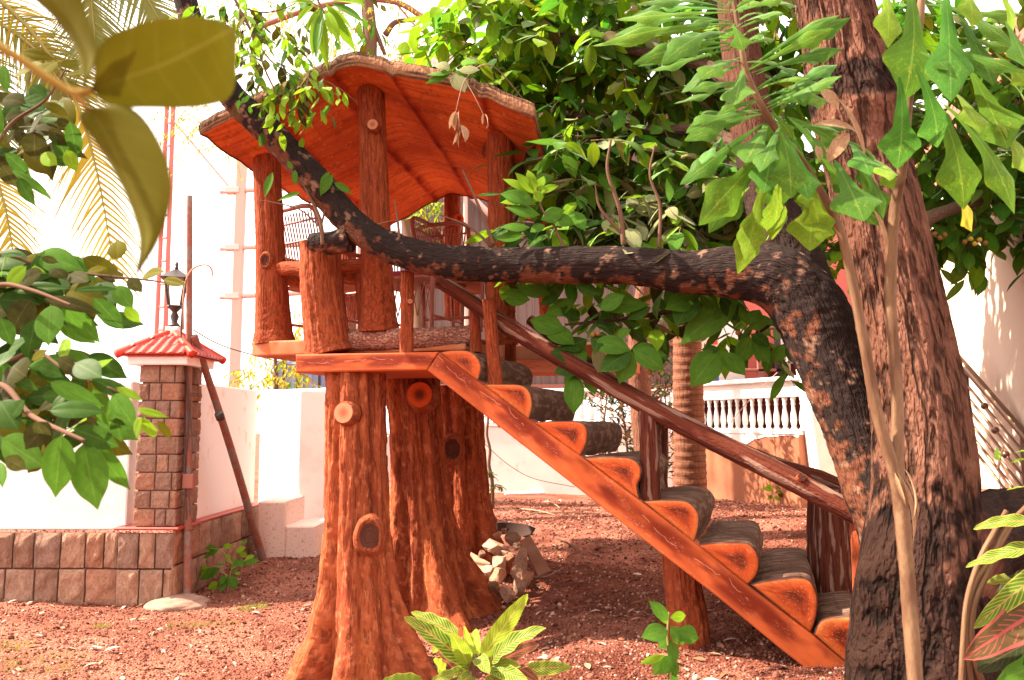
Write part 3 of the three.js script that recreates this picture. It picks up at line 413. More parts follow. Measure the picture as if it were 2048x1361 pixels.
// ------------------------------------------------------------------ rattan chairs on the platform
function chair(px, py, d, turn, label) {
  const p = at(px, py, d), c = thing('rattan_chair', label, 'chair', 'rattan chairs on the platform', p); c.rotation.y = turn;
  const R = .016, b = (ps, r = R) => bend(ps.map(q => V(...q)), r, r, 8, 18);
  part(c, 'back_frame', b([[-.28, 0, -.24], [-.28, .45, -.26], [-.28, .9, -.36], [-.22, .99, -.385], [0, 1.01, -.39], [.22, .99, -.385], [.28, .9, -.36], [.28, .45, -.26], [.28, 0, -.24]], .019), M.rattan);
  for (const s of [-1, 1]) { part(c, 'armrest', b([[s * .28, .66, -.30], [s * .31, .66, -.05], [s * .31, .63, .2], [s * .29, .5, .27], [s * .27, 0, .26]], .018), M.rattan); part(c, 'brace', b([[s * .28, .12, -.24], [s * .28, .12, .26]], .012), M.rattan); part(c, 'side_panel', merge([...Array(9)].map((_, i) => b([[s * .28, .42, -.22 + i * .052], [s * .3, .64, -.22 + i * .052]], .006))), M.rattan); }
  part(c, 'seat', merge([b([[-.28, .42, -.25], [-.28, .42, .26], [.28, .42, .26], [.28, .42, -.25]], .018), ...[...Array(16)].map((_, i) => b([[-.27 + i * .036, .42, -.24], [-.27 + i * .036, .425, .25]], .009))]), M.rattan);
  part(c, 'back_spindles', merge([...Array(15)].map((_, i) => { const x = -.245 + i * .035; return b([[x, .46, -.265], [x, .7, -.31], [x, .97, -.38]], .006); }).concat([.55, .75, .9].map(h => b([[-.27, h, -.27 - (h - .45) * .2], [.27, h, -.27 - (h - .45) * .2]], .009)))), M.rattan);
  part(c, 'cushion', boxAt(.5, .06, .46, 0, .47, .0, .02), M.cushion);
  part(c, 'front_weave', merge([...Array(9)].flatMap((_, i) => [b([[-.26 + i * .058, .12, .265], [-.2 + i * .058, .4, .265]], .005), b([[-.2 + i * .058, .12, .268], [-.26 + i * .058, .4, .268]], .005)])), M.rattan);
  return c;
}
chair(655, 678, 6.7, 2.5, 'rattan armchair with tall spindle back behind the stump');
chair(835, 672, 6.6, -.4, 'rattan armchair seen between the front post and the handrail post');
chair(930, 674, 6.8, 1.2, 'rattan armchair with red cushion seen under the sloping handrail');

// ------------------------------------------------------------------ left: stone plinth walls, gate pillar, white steps
// rough-faced ashlar: unit blocks with their face towards +z
const STONE = [0, 1, 2, 3, 4, 5].map(k => { const g = new THREE.BoxGeometry(1, 1, 1, 8, 8, 1), p = g.attributes.position; for (let i = 0; i < p.count; i++) { const x = p.getX(i), y = p.getY(i); if (p.getZ(i) > 0) { const e = Math.max(Math.abs(x), Math.abs(y)) > .49, rim = ss(.5, .40, Math.max(Math.abs(x), Math.abs(y))); p.setZ(i, e ? .1 + .15 * n3(x * 3 + k, y * 3, k) : .12 + .33 * rim + .55 * rim * n3(x * 2.3 + k * 5.3, y * 2.3, k * 2.7) + .3 * n3(x * 6 + k, y * 6, k) + .16 * n3(x * 13, y * 13, k)); if (e) { p.setX(i, x * (.985 + .03 * n3(y * 4, k, 1))); p.setY(i, y * (.985 + .03 * n3(x * 4, k, 2))); } } } g.computeVertexNormals(); return boxUV(g, .35); });
// rows of stones on a vertical face: origin p (lower left seen from outside), dir along it, rows of heights
function stones(parent, p, dir, len, rows, { w = [.16, .3], depth = .05, rel = .035, name = 'stone' } = {}) {
  const nrm = V(-dir.z, 0, dir.x).normalize(); const turn = Math.atan2(nrm.x, nrm.z); let y = 0;
  for (const h of rows) { let x = 0; while (x < len - .01) { let ww = Math.min(rr(w[0], w[1]), len - x); if (len - x - ww < w[0] * .6) ww = len - x;
      const m = part(parent, name, pick(STONE), pick(M.stone)); const c = p.clone().addScaledVector(dir, x + ww / 2).addScaledVector(nrm, -rel * .2); c.y += y + h / 2; m.position.copy(c); m.rotation.y = turn; m.rotation.z = pick([0, Math.PI]); m.scale.set(ww - .012, h - .012, rel * 2); x += ww; } y += h; }
}
{
  const cor = at(350, 1060, 7.3), X0 = cor.x, Z0 = cor.z, b = .02, pt = cor.y;              // outer corner of the plinth, its top height
  const lw = thing('boundary_wall', 'white boundary wall on a rough stone plinth left of the gate pillar', 'wall', null, V(X0, b, Z0));
  const ptL = pt - b, wl = 4.2;
  part(lw, 'plinth', boxAt(wl, ptL - .02, .22, -wl / 2 - .03, (ptL - .02) / 2 - .1, -.17, .01), M.mortar);
  part(lw, 'wall_panel', boxAt(wl, 1.32, .16, -wl / 2 - .5, ptL + .64, -.22, .01, .7), M.white);
  stones(lw, V(-wl, 0 - .06, -.03), V(1, 0, 0), wl - .50, [.1, .28, .27].map(h => h * ptL / .62), { w: [.15, .26], rel: .032 });
  stones(lw, V(-.50, -.06, 0), V(1, 0, 0), .50, [.1, .28, .27].map(h => h * ptL / .62), { w: [.14, .22], rel: .025 });
  const rw = thing('boundary_wall', 'pinkish white wall in shade on a dark stone plinth right of the pillar', 'wall', null, V(X0, b, Z0));
  const far = at(523, 1008, 9.6), len = Z0 - far.z, dv = V(far.x - X0, 0, far.z - Z0).normalize(), turn = Math.atan2(-dv.z, dv.x);
  const placeR = (g, y, m = len / 2 + .14) => { g.rotateY(turn); return g.translate(dv.x * m, y, dv.z * m); };
  part(rw, 'plinth', placeR(boxAt(len - .3, ptL - .02, .2, 0, 0, -.14, .01), (ptL - .02) / 2 - .1), M.mortar);
  part(rw, 'wall_panel', placeR(boxAt(len - .5, 1.30, .14, 0, 0, -.16, .01, .7), ptL + .66, len / 2 + .25), M.plinthWhite);
  part(rw, 'coping', boxAt(.56, .022, .56, -.24, ptL + .01, -.24, .006), M.redTile); part(rw, 'coping', placeR(boxAt(len - .3, .02, .1, 0, 0, -.04, .005), ptL + .008), M.redTile);
  stones(rw, V(0, -.06, 0), dv, len, [.12, .27, .26].map(h => h * ptL / .60), { w: [.2, .36], rel: .02 });
  // pillar
  const pl = thing('gate_pillar', 'square pillar of rough stone with red tiled cap between the walls', 'pillar', null, V(X0, b, Z0));
  const ph = at(350, 735, 7.3).y - pt, pw = .385, pd = .52;
  part(pl, 'core', boxAt(pw - .05, ph, pd - .05, -pw / 2, ptL + ph / 2 + .02, -pd / 2, .01), M.mortar);
  const rows = [...Array(9)].map(() => ph / 9);
  stones(pl, V(-pw, ptL + .02, -.015), V(1, 0, 0), pw, rows, { w: [.09, .2], rel: .011 }); stones(pl, V(-.012, ptL + .02, 0), V(0, 0, -1), pd, rows, { w: [.1, .22], rel: .011 });
  const ty = ptL + ph + .02; part(pl, 'cornice', boxAt(.53, .075, .66, -pw / 2, ty + .037, -pd / 2, .008), M.white);
  // hipped cap: overlapping tiles on four slopes, ridge trims
  const cx = -pw / 2, cz = -pd / 2, e = .335, f = .40, y0 = ty + .075, hh = .24;
  const body = new THREE.CylinderGeometry(.001, e * Math.SQRT2 * .97, hh, 4, 1); body.rotateY(Math.PI / 4); body.scale(1, 1, f / e); body.translate(cx, y0 + hh / 2, cz); part(pl, 'cap', boxUV(body, 2), M.redTrim);
  for (let sgn = 0; sgn < 4; sgn++) { const a = sgn * Math.PI / 2, L0 = sgn % 2 ? e : f, half0 = sgn % 2 ? f : e, slope = Math.atan2(hh, L0);
    for (let r = 0; r < 3; r++) { const t0 = r / 3, hw = half0 * (1 - t0) - .07, n = Math.max(1, Math.round(hw * 2 / .085)); for (let i = 0; i < n; i++) { const x = -hw + (i + .5) * 2 * hw / n, g = part(pl, 'tile', TILE(), M.redTile); g.scale.set(2 * hw / n * .94, 1, L0 / Math.cos(slope) / 3 * 1.15); const z = L0 * (1 - t0) - L0 / 6, y = y0 + hh * (t0 + 1 / 6) + .022; g.position.set(cx + x * Math.cos(a) + z * Math.sin(a), y, cz - x * Math.sin(a) + z * Math.cos(a)); g.rotation.set(0, a, 0); g.rotateX(slope); } }
    const x1 = half0, z1 = L0, c0 = V(cx + x1 * Math.cos(a) + z1 * Math.sin(a), y0 + .01, cz - x1 * Math.sin(a) + z1 * Math.cos(a)), c1 = V(cx, y0 + hh + .02, cz); part(pl, 'ridge_trim', rod(c0, c1, .04, .035, 6), M.redTrim); }
  const fin = boxAt(.12, .07, .12, cx, y0 + hh + .02, cz, .01); part(pl, 'finial_block', fin, M.white);
  // lantern
  const lp = V(X0 + cx, b + y0 + hh + .055, Z0 + cz), lt_ = thing('wall_lantern', 'black four-sided lantern standing on the red tiled pillar cap', 'lantern', null, lp);
  part(lt_, 'stem', new THREE.LatheGeometry([[.0, 0], [.055, 0], [.05, .02], [.025, .05], [.04, .10], [.022, .14], [.05, .17], [.07, .185], [.07, .2], [0, .2]].map(q => new THREE.Vector2(...q)), 16), M.iron);
  const corner = (k, y, r) => V(Math.cos(k * Math.PI / 2 + .5) * r, y, Math.sin(k * Math.PI / 2 + .5) * r);
  for (let k = 0; k < 4; k++) { part(lt_, 'bar', rod(corner(k, .2, .075), corner(k, .46, .125), .011, .011, 6), M.iron); const q = new THREE.BufferGeometry().setFromPoints([corner(k, .205, .07), corner(k + 1, .205, .07), corner(k + 1, .455, .12), corner(k, .205, .07), corner(k + 1, .455, .12), corner(k, .455, .12)]); q.computeVertexNormals(); part(lt_, 'pane', q, glass); }
  const rf = new THREE.CylinderGeometry(.02, .185, .09, 4); rf.rotateY(-.5 + Math.PI / 4 + Math.PI / 4); rf.translate(0, .50, 0); part(lt_, 'lantern_roof', rf, M.iron); part(lt_, 'finial', new THREE.LatheGeometry([[0, .54], [.02, .545], [.012, .57], [.018, .59], [0, .63]].map(q => new THREE.Vector2(...q)), 10), M.iron);
}
function TILE() { if (!TILE.g) { const s = new THREE.Shape(); s.moveTo(-.5, 0); s.lineTo(.5, 0); s.lineTo(.5, .012); s.quadraticCurveTo(.3, .035, .0, .02); s.quadraticCurveTo(-.3, .005, -.5, .03); s.closePath(); const g = new THREE.ExtrudeGeometry(s, { depth: 1, bevelEnabled: false, curveSegments: 4 }); g.translate(0, -.01, -.5); TILE.g = boxUV(g, 2); } return TILE.g; }
// white pier and block steps against the wall
{
  const c = at(572, 1004, 9.0), by = gh(c.x, c.z) - .06, st = thing('white_steps', 'two pinkish white masonry steps in front of the white pier', 'steps', null, V(c.x, by, c.z));
  const h1 = c.y - by, h2 = at(580, 1053, 9.0).y - by;
  part(st, 'upper_step', boxAt(.30, h1, .95, -.15, h1 / 2, -.475, .015, .8), M.stepWhite); part(st, 'lower_step', boxAt(.33, h2, .85, .165, h2 / 2, -.425, .015, .8), M.stepWhite);
  const pr = thing('white_pier', 'tall white masonry pier standing behind the white steps', 'pier', null, V(c.x - .05, by, c.z - .72)); pr.rotation.y = -.62; const ph = at(572, 782, 9.6).y - by;
  part(pr, 'shaft', boxAt(.75, ph, .62, -.375, ph / 2, -.31, .012, .7), M.white);
  const lo = at(645, 872, 10.6), wl = thing('low_white_wall', 'lower white wall on dark stones right of the white pier', 'wall', null, V(lo.x - .3, by, lo.z)); const hy = lo.y - by;
  part(wl, 'wall_panel', boxAt(1.3, hy - .5, .14, .5, .5 + (hy - .5) / 2, 0, .01, .7), M.white); part(wl, 'plinth', boxAt(1.3, .52, .18, .5, .24, 0, .01), M.mortar);
  stones(wl, V(-.15, 0, .09), V(1, 0, 0), 1.3, [.25, .25], { w: [.25, .4], rel: .02 });
  const a = at(523, 800, 11), rl = thing('white_railing', 'white steel tube railing behind the white pier', 'railing', null, V(a.x, a.y - .3, a.z));
  const B = at(740, 778, 11).sub(rl.position), A = at(520, 786, 11).sub(rl.position); part(rl, 'top_rail', rod(A, B, .032, .032), M.white);
  [527, 641, 720].forEach(px => { const q = at(px, 784, 11).sub(rl.position); part(rl, 'rail_upright', rod(q, q.clone().add(V(0, -1.1, 0)), .028), M.white); });
}
// pole with cables, prop leaning on it, mortar heap at its foot
{
  const b = gpt(375, 1205), t = at(379, 392, -b.z), pole = thing('iron_pole', 'tall weathered iron pipe pole with cables in front of the stone pillar', 'pole', null, b), r = .034;
  const tp = t.clone().sub(b), P = k => tp.clone().multiplyScalar(k);
  part(pole, 'pipe', tube([{ p: V(0, -.15, 0), r: .036 }, { p: P(.25), r: .036 }], { seg: 14, rings: 20, texW: .2, texH: .5 }), M.greyPole); part(pole, 'pipe', tube([{ p: P(.25), r: .030 }, { p: P(1), r: .026 }], { seg: 14, rings: 20, texW: .2, texH: .5 }), M.greyPole);
  part(pole, 'junction_box', boxAt(.10, .13, .07, -.02, P(.288).y, .03, .008), M.rustSteel);
  const q = (px, py, z) => at(px, py, -b.z - z).sub(b);
  part(pole, 'cable', bend([q(372, 1040, .05), q(368, 940, .05), q(376, 850, .045), q(374, 770, .05), q(362, 690, .06), q(366, 600, .05), q(372, 560, .05)], .008, .008, 6, 50), M.cable);
  part(pole, 'bent_conduit', bend([q(366, 660, .05), q(366, 600, .05), q(374, 555, .05), q(386, 538, .06), q(400, 531, .07), q(415, 531, .08), q(423, 540, .08), q(424, 552, .08)], .009, .008, 6, 40), M.copper);
  part(pole, 'cable', bend([q(380, 1030, .04), q(378, 960, .05), q(390, 920, .06), q(384, 880, .04), q(380, 800, .04)], .005, .005, 6, 40), M.cable);
  for (const y of [788, 792, 872, 1060]) part(pole, 'tie_wire', new THREE.TorusGeometry(.036, .004, 6, 16).rotateX(Math.PI / 2).translate(0, q(375, y, 0).y, 0), M.cable);
  const fb = gpt(532, 1118), ft = at(388, 672, -b.z - .02); const pr = thing('leaning_prop', 'slanted brown wooden pole leaning against the iron pole', 'pole', null, fb);
  part(pr, 'shaft', tube([{ p: V(0, -.12, 0), r: .042 }, { p: ft.clone().sub(fb).multiplyScalar(.5), r: .038 }, { p: ft.clone().sub(fb), r: .032 }], { seg: 14, rings: 30, texW: .2, texH: .6 }), M.greyPole);
  const bp = at(441, 838, 7.42).sub(fb); part(pr, 'blue_band', rod(bp, bp.clone().addScaledVector(ft.clone().sub(fb).normalize(), .06), .040, .040, 12), M.iron);
  const hp = b.clone().add(V(-.03, 0, .12)), g = new THREE.SphereGeometry(1, 40, 20), p = g.attributes.position; for (let i = 0; i < p.count; i++) { const k = 1 + .25 * fbm3(p.getX(i) * 2, p.getY(i) * 2, p.getZ(i) * 2, 4); p.setXYZ(i, p.getX(i) * .27 * k, p.getY(i) * .085 * k, p.getZ(i) * .26 * k); } g.computeVertexNormals();
  const hm = solo('mortar_heap', boxUV(g, 2), M.concrete, 'grey heap of set mortar round the foot of the iron pole', 'mortar heap'); hm.position.copy(hp); hm.geometry = mergeVertices(g); hm.geometry.computeVertexNormals();
}

// ------------------------------------------------------------------ behind: white wall with balustrade, pillars, sheds, house
function balustrade(name, label, cat, a, b, top, bandH, hB, base, mats, gapAt) {                 // a, b: ground points; white parapet with turned balusters
  const t = thing(name, label, cat, null, a), dir = b.clone().sub(a).setY(0), len = dir.length(), turn = Math.atan2(-dir.z, dir.x); t.rotation.y = turn; const y0 = -.15, yT = top - a.y;
  part(t, 'wall_panel', boxAt(len, yT - bandH - hB - y0 - .05, .14, len / 2, (y0 + yT - bandH - hB - .05) / 2, 0, .008, .6), mats[0]);
  part(t, 'top_rail', boxAt(len + .04, .06, .26, len / 2, yT - .03, 0, .012), M.white); part(t, 'upper_band', boxAt(len, bandH - .055, .11, len / 2, yT - .06 - (bandH - .055) / 2, 0, .006), M.white); part(t, 'lower_band', boxAt(len, .07, .18, len / 2, yT - bandH - hB - .015, 0, .008), M.white);
  const prof = [[.045, 0], [.045, .03], [.03, .05], [.042, .09], [.05, .14], [.045, .2], [.028, .28], [.022, .33], [.034, .35], [.026, .38], [.04, .42], [.045, .45]].map(([x, y]) => new THREE.Vector2(x * .85, y * hB / .45)), bg = new THREE.LatheGeometry(prof, 14);
  const n = Math.round(len / .155), y = yT - bandH - hB; for (let i = 0; i <= n; i++) { if (gapAt && gapAt(i / n)) continue; const m = part(t, 'baluster', bg, M.white); m.position.set(i * len / n, y, 0); }
  return [t, len];
}
{
  const a = at(880, 985, 13.6), b = at(1345, 985, 13.0), top = at(1150, 778, 13.3).y; a.y = gh(a.x, a.z); b.y = a.y;
  balustrade('white_garden_wall', 'bright white garden wall with balusters behind the tree house legs', 'wall', a, b, top, .14, .42, 0, [M.plinthWhite]);
  const c = at(1385, 1008, 12.6), d = at(1612, 1013, 10.5), t2 = at(1610, 752, 10.5).y; c.y = gh(c.x, c.z); d.y = c.y;
  { const [tp, len] = balustrade('terrace_parapet', 'terrace parapet with white balusters above a peach coloured wall', 'wall', c, d, t2, .26, .44, 0, [M.peach]); part(tp, 'added_back_board', boxAt(len, .62, .08, len / 2, t2 - c.y - .46, -.30, .01), M.darkRed); }  // dark red board added behind the balusters to make the gaps dark
  { const tp = scene.getObjectByName('terrace_parapet'), len = d.clone().sub(c).length(), yb = t2 - c.y - .26 - .44, sh = new THREE.Shape(); sh.moveTo(0, yb - .05); sh.lineTo(len, yb - .05); for (let i = 0; i <= 60; i++) sh.lineTo(len * (1 - i / 60), yb - .08 - .15 * (i / 60) + .07 * fbm3(i * .13, 1, 2, 4) + .04 * Math.sin(i * .16)); const g = new THREE.ExtrudeGeometry(sh, { depth: .006, bevelEnabled: false }); g.translate(0, 0, .0725); part(tp, 'paint_band', boxUV(g), M.white); }
  const e = at(1635, 1000, 10.35); e.y = gh(e.x, e.z); const p = thing('white_pilaster', 'white pilaster ending the parapet beside the dark leaning trunk', 'pillar', null, e); const ph = t2 - e.y + .05;
  const g = boxAt(.30, ph + .1, .34, 0, ph / 2, 0, .012), q = g.attributes.position; for (let i = 0; i < q.count; i++) q.setX(i, q.getX(i) + (1 - q.getY(i) / ph) * .16); part(p, 'shaft', g, M.white);
  const f = at(1760, 1010, 9.6), w2 = thing('peach_wall', 'peach plastered wall between the white pilaster and the leaning trunk', 'wall', null, V(e.x + .2, gh(f.x, f.z) - .1, e.z - .15)); part(w2, 'wall_panel', boxAt(1.6, 1.62, .14, .8, .81, 0, .01, .7), M.peach);
  // pipe and wire along the foot of the white wall
  const pa = gpt(1010, 990), pb = gpt(1160, 982); solo('plastic_pipe', bend([pa.clone().add(V(0, .02, .1)), pa.clone().lerp(pb, .5).add(V(0, .01, .2)), pb.clone().add(V(0, .05, .1))], .028, .028, 8, 20), M.white, 'thin white plastic pipe lying along the foot of the white wall', 'pipe');
  solo('wall_wire', bend([at(966, 885, 13), at(1010, 925, 13), at(1060, 955, 13), at(1150, 975, 13)], .006, .006, 5, 30), M.cable, 'thin black wire sagging across the white garden wall', 'wire');
  solo('hanging_wire', bend([at(1555, 745, 10.9), at(1500, 800, 10.9), at(1450, 860, 10.9)], .005, .005, 5, 20), M.copper, 'thin wire slanting across the white balusters', 'wire');
}
// grey sheet-metal shed on steel frame
{
  const D = 15.5, L0 = at(800, 780, D), R0 = at(1490, 780, D), s = thing('sheet_metal_shed', 'tall mauve grey sheet metal shed wall on steel frame behind the tree house', 'shed', null, V(L0.x, L0.y, L0.z));
  const w = R0.x - L0.x, h = at(1000, 200, D).y - L0.y, n = 9;
  for (let i = 0; i < n; i++) { const sw = w / n, g = new THREE.PlaneGeometry(sw + .03, h, 40, 1), p = g.attributes.position; for (let k = 0; k < p.count; k++) { const x = p.getX(k), q = ((x / sw + .5) * 5) % 1; p.setZ(k, .03 * ss(.3, .36, q) * (1 - ss(.5, .56, q)) + (i % 2) * .012); } const bk = g.clone(); bk.translate(0, 0, -.02); const gg = merge([boxUV(g, .4), boxUV(bk, .4)]); gg.computeVertexNormals(); const m = part(s, 'metal_sheet', gg, M.greySheet); m.position.set((i + .5) * sw, h / 2, 0); }
  for (const py of [690, 470, 300]) { const y = at(1000, py, D).y - L0.y; part(s, 'girt', boxAt(w, .07, .07, w / 2, y, .08, .008), M.rustSteel); }
  part(s, 'base_rail', boxAt(w, .09, .1, w / 2, .05, .06, .01), M.rustSteel);
  const q = (px, py, z = .2) => at(px, py, D - z).sub(s.position);
  part(s, 'white_pole', rod(q(933, 800), q(930, 250), .045), M.paleSteel); part(s, 'brace', rod(q(945, 395), q(1010, 460), .06), M.paleSteel); part(s, 'brace', rod(q(1170, 300), q(1270, 470), .05), M.rustSteel); part(s, 'brace', rod(q(1118, 330), q(1240, 420), .09), M.paleSteel); part(s, 'upright', rod(q(1038, 790), q(1038, 730), .04), M.paleSteel);
  const e = [q(660, 135, -1), q(930, 100, -1), q(960, 125, .5), q(690, 150, .5)], rg = new THREE.BufferGeometry().setFromPoints([e[0], e[1], e[2], e[0], e[2], e[3]]); rg.computeVertexNormals(); const rb = rg.clone().translate(0, -.05, 0); part(s, 'shed_roof', merge([boxUV(rg), boxUV(rb)]), M.greySheet);
}
// terrace house: pink walls, white columns, sign board, grilles
{
  const D = 12.9, o = at(1400, 770, D), hs = thing('pink_house', 'pink and white house front with porch posts behind the parapet', 'house', null, o), q = (px, py, z = 0) => at(px, py, D - z).sub(o);
  const wallBox = (name, x0, x1, y0, y1, z, mat, dep = .12) => { const a = q(x0, y1, z), b = q(x1, y0, z); part(hs, name, boxAt(b.x - a.x, b.y - a.y, dep, (a.x + b.x) / 2, (a.y + b.y) / 2, a.z, .008, .5), mat); };
  wallBox('white_wall', 1380, 1482, 540, 1000, 0, M.signWhite); wallBox('pink_wall', 1478, 1760, 420, 1000, -.3, M.pink); wallBox('red_plinth', 1380, 1700, 800, 900, .4, M.darkRed, .1); wallBox('red_wall', 1540, 1640, 690, 790, .1, M.darkRed);
  wallBox('porch_post', 1516, 1526, 640, 765, .3, M.rustSteel, .05); wallBox('frame_rail', 1410, 1580, 738, 744, .3, M.rustSteel, .05); wallBox('window_frame', 1552, 1560, 655, 765, .3, M.iron, .05); wallBox('window_frame', 1500, 1560, 655, 660, .3, M.iron, .04); wallBox('white_panel', 1556, 1640, 640, 720, .15, M.signWhite, .08); wallBox('frame_rail', 1530, 1600, 700, 706, .3, M.rustSteel, .05);
  wallBox('bracket', 1575, 1580, 700, 760, .4, M.paleSteel, .04); wallBox('bracket', 1562, 1600, 722, 728, .4, M.paleSteel, .04);
  const sg = thing('sign_board', 'leaning blue white and tan board beside the palm trunk', 'board', null, at(1415, 760, 12.2)), z = (px, py) => at(px, py, 12.2).sub(sg.position), strip = (x0, x1, y0, y1, mat, d = .05) => { const a = z(x0, y1), b = z(x1, y0); part(sg, 'stripe', boxAt(b.x - a.x, b.y - a.y, d, (a.x + b.x) / 2, (a.y + b.y) / 2, 0, .004), mat); };
  strip(1398, 1437, 645, 662, M.navy); strip(1398, 1437, 664, 728, M.cream); strip(1398, 1437, 730, 762, M.navy); strip(1424, 1434, 672, 690, M.redTrim, .07);
  part(sg, 'edge_strip', rod(z(1396, 680), z(1414, 630), .03), M.signWhite);
}
// right: house wall with arched window, pink band, outside stairs and steel railing
{
  const a = at(1960, 1000, 8.2), b = at(1878, 1000, 9.6), o = V(a.x, gh(a.x, a.z) - .2, a.z), hs = thing('white_house', 'cream white house wall with arched grille window at the right edge', 'house', null, o);
  const dir = b.clone().sub(a).setY(0).normalize(), turn = Math.atan2(-dir.z, dir.x); hs.rotation.y = turn; hs.updateMatrixWorld();
  const nW = V(-dir.z, 0, dir.x), hit = (px, py) => hs.worldToLocal(onPlane(px, py, a, nW));
  const h = hit(1960, 470).y, x0 = -4.5, x1 = hit(1862, 700).x + .8;
  const sh = new THREE.Shape(); sh.moveTo(x0, 0); sh.lineTo(x1, 0); sh.lineTo(x1, h); sh.lineTo(x0, h); sh.closePath();
  const wa = hit(1921, 820), wb = hit(1880, 820), wt = hit(1905, 602), ww = Math.abs(wb.x - wa.x), wx = (wa.x + wb.x) / 2, hole = new THREE.Path(), yb = wa.y; hole.moveTo(wx - ww / 2, yb); hole.lineTo(wx - ww / 2, wt.y - ww / 2); hole.absarc(wx, wt.y - ww / 2, ww / 2, Math.PI, 0, true); hole.lineTo(wx + ww / 2, yb); hole.closePath(); sh.holes.push(hole);
  const wg = new THREE.ExtrudeGeometry(sh, { depth: .24, bevelEnabled: false, curveSegments: 16 }); wg.translate(0, 0, nW.clone().applyQuaternion(hs.quaternion.clone().invert()).z > 0 ? -.24 : 0);
  part(hs, 'wall_panel', boxUV(wg, .5), M.cream); const wn = new THREE.Group(); wn.name = 'window'; hs.add(wn); wn.position.set(wx, yb, -.12);
  const wh = wt.y - yb; part(wn, 'grille', merge([...[-.3, 0, .3].map(k => rod(V(k * ww, 0, 0), V(k * ww, wh - ww * .25, 0), .014)), ...[.25, .5, .75].map(k => rod(V(-ww / 2, k * wh, 0), V(ww / 2, k * wh, 0), .012)), new THREE.TorusGeometry(ww * .3, .014, 6, 20, Math.PI).translate(0, wh - ww * .7, 0)]), M.iron); part(wn, 'pane', new THREE.PlaneGeometry(ww, wh).translate(0, wh / 2, -.08), std({ color: rgb(.03, .03, .035), roughness: .2 }));
  // projecting beam with white edge, pink wall above
  const bm = boxAt(x1 - x0 + .4, .5, .5, (x0 + x1) / 2, h + .25, .12, .015, .5), be = boxAt(x1 - x0 + .4, .09, .6, (x0 + x1) / 2, h + .545, .14, .01); part(hs, 'beam', bm, M.cream); part(hs, 'white_edge', be, M.white);
  part(hs, 'upper_wall', boxAt(x1 - x0 + 2.4, .9, .2, (x0 + x1) / 2 + 1, h + 1.04, 0, .01, .5), M.pink);
  // stairs with steel nosings behind the tall trunk
  const sa = at(1712, 760, 10.4), st = thing('outside_stairs', 'brown outside stairs with pale nosings seen between the two trunks', 'stairs', null, sa); for (let i = 0; i < 8; i++) { const y = -.55 + i * .17, z = -i * .22; part(st, 'stair_tread', boxAt(.9, .17, .3, .25, y, z, .008), M.tread); part(st, 'nosing', boxAt(.9, .025, .03, .25, y + .085, z + .16, .006), M.paleSteel); }
  // steel railing
  const p1 = at(1893, 690, 7.2), p2 = at(2075, 900, 6.2), rl = thing('steel_railing', 'stainless steel stair railing with sloping bars at the right edge', 'railing', null, p1), K = (t, dy) => p1.clone().lerp(p2, t).sub(p1).add(V(0, dy, 0));
  part(rl, 'handrail', rod(K(-.1, .0), K(1.2, 0), .034, .034, 14), M.steel);
  for (let i = 1; i < 7; i++) part(rl, 'bar', rod(K(-.1, -.05 - i * .10), K(1.2, -.05 - i * .10), .011, .011, 8), M.steel);
  for (const t of [.24, .86]) part(rl, 'upright', rod(K(t, .0), K(t, -.95), .022, .022, 10), M.steel);
  for (const [t, i] of [[.45, 1], [.56, 2], [.66, 3]]) { const q = K(t, -.05 - i * .10); part(rl, 'ball', new THREE.SphereGeometry(.03, 14, 10).translate(q.x, q.y, q.z), M.steel); }
  const cb = at(1950, 975, 6.9); solo('stair_curb', boxAt(.9, .35, .4, cb.x + .2, cb.y - .2, cb.z, .02), M.peach, 'peach block at the foot of the steel railing', 'curb');
}
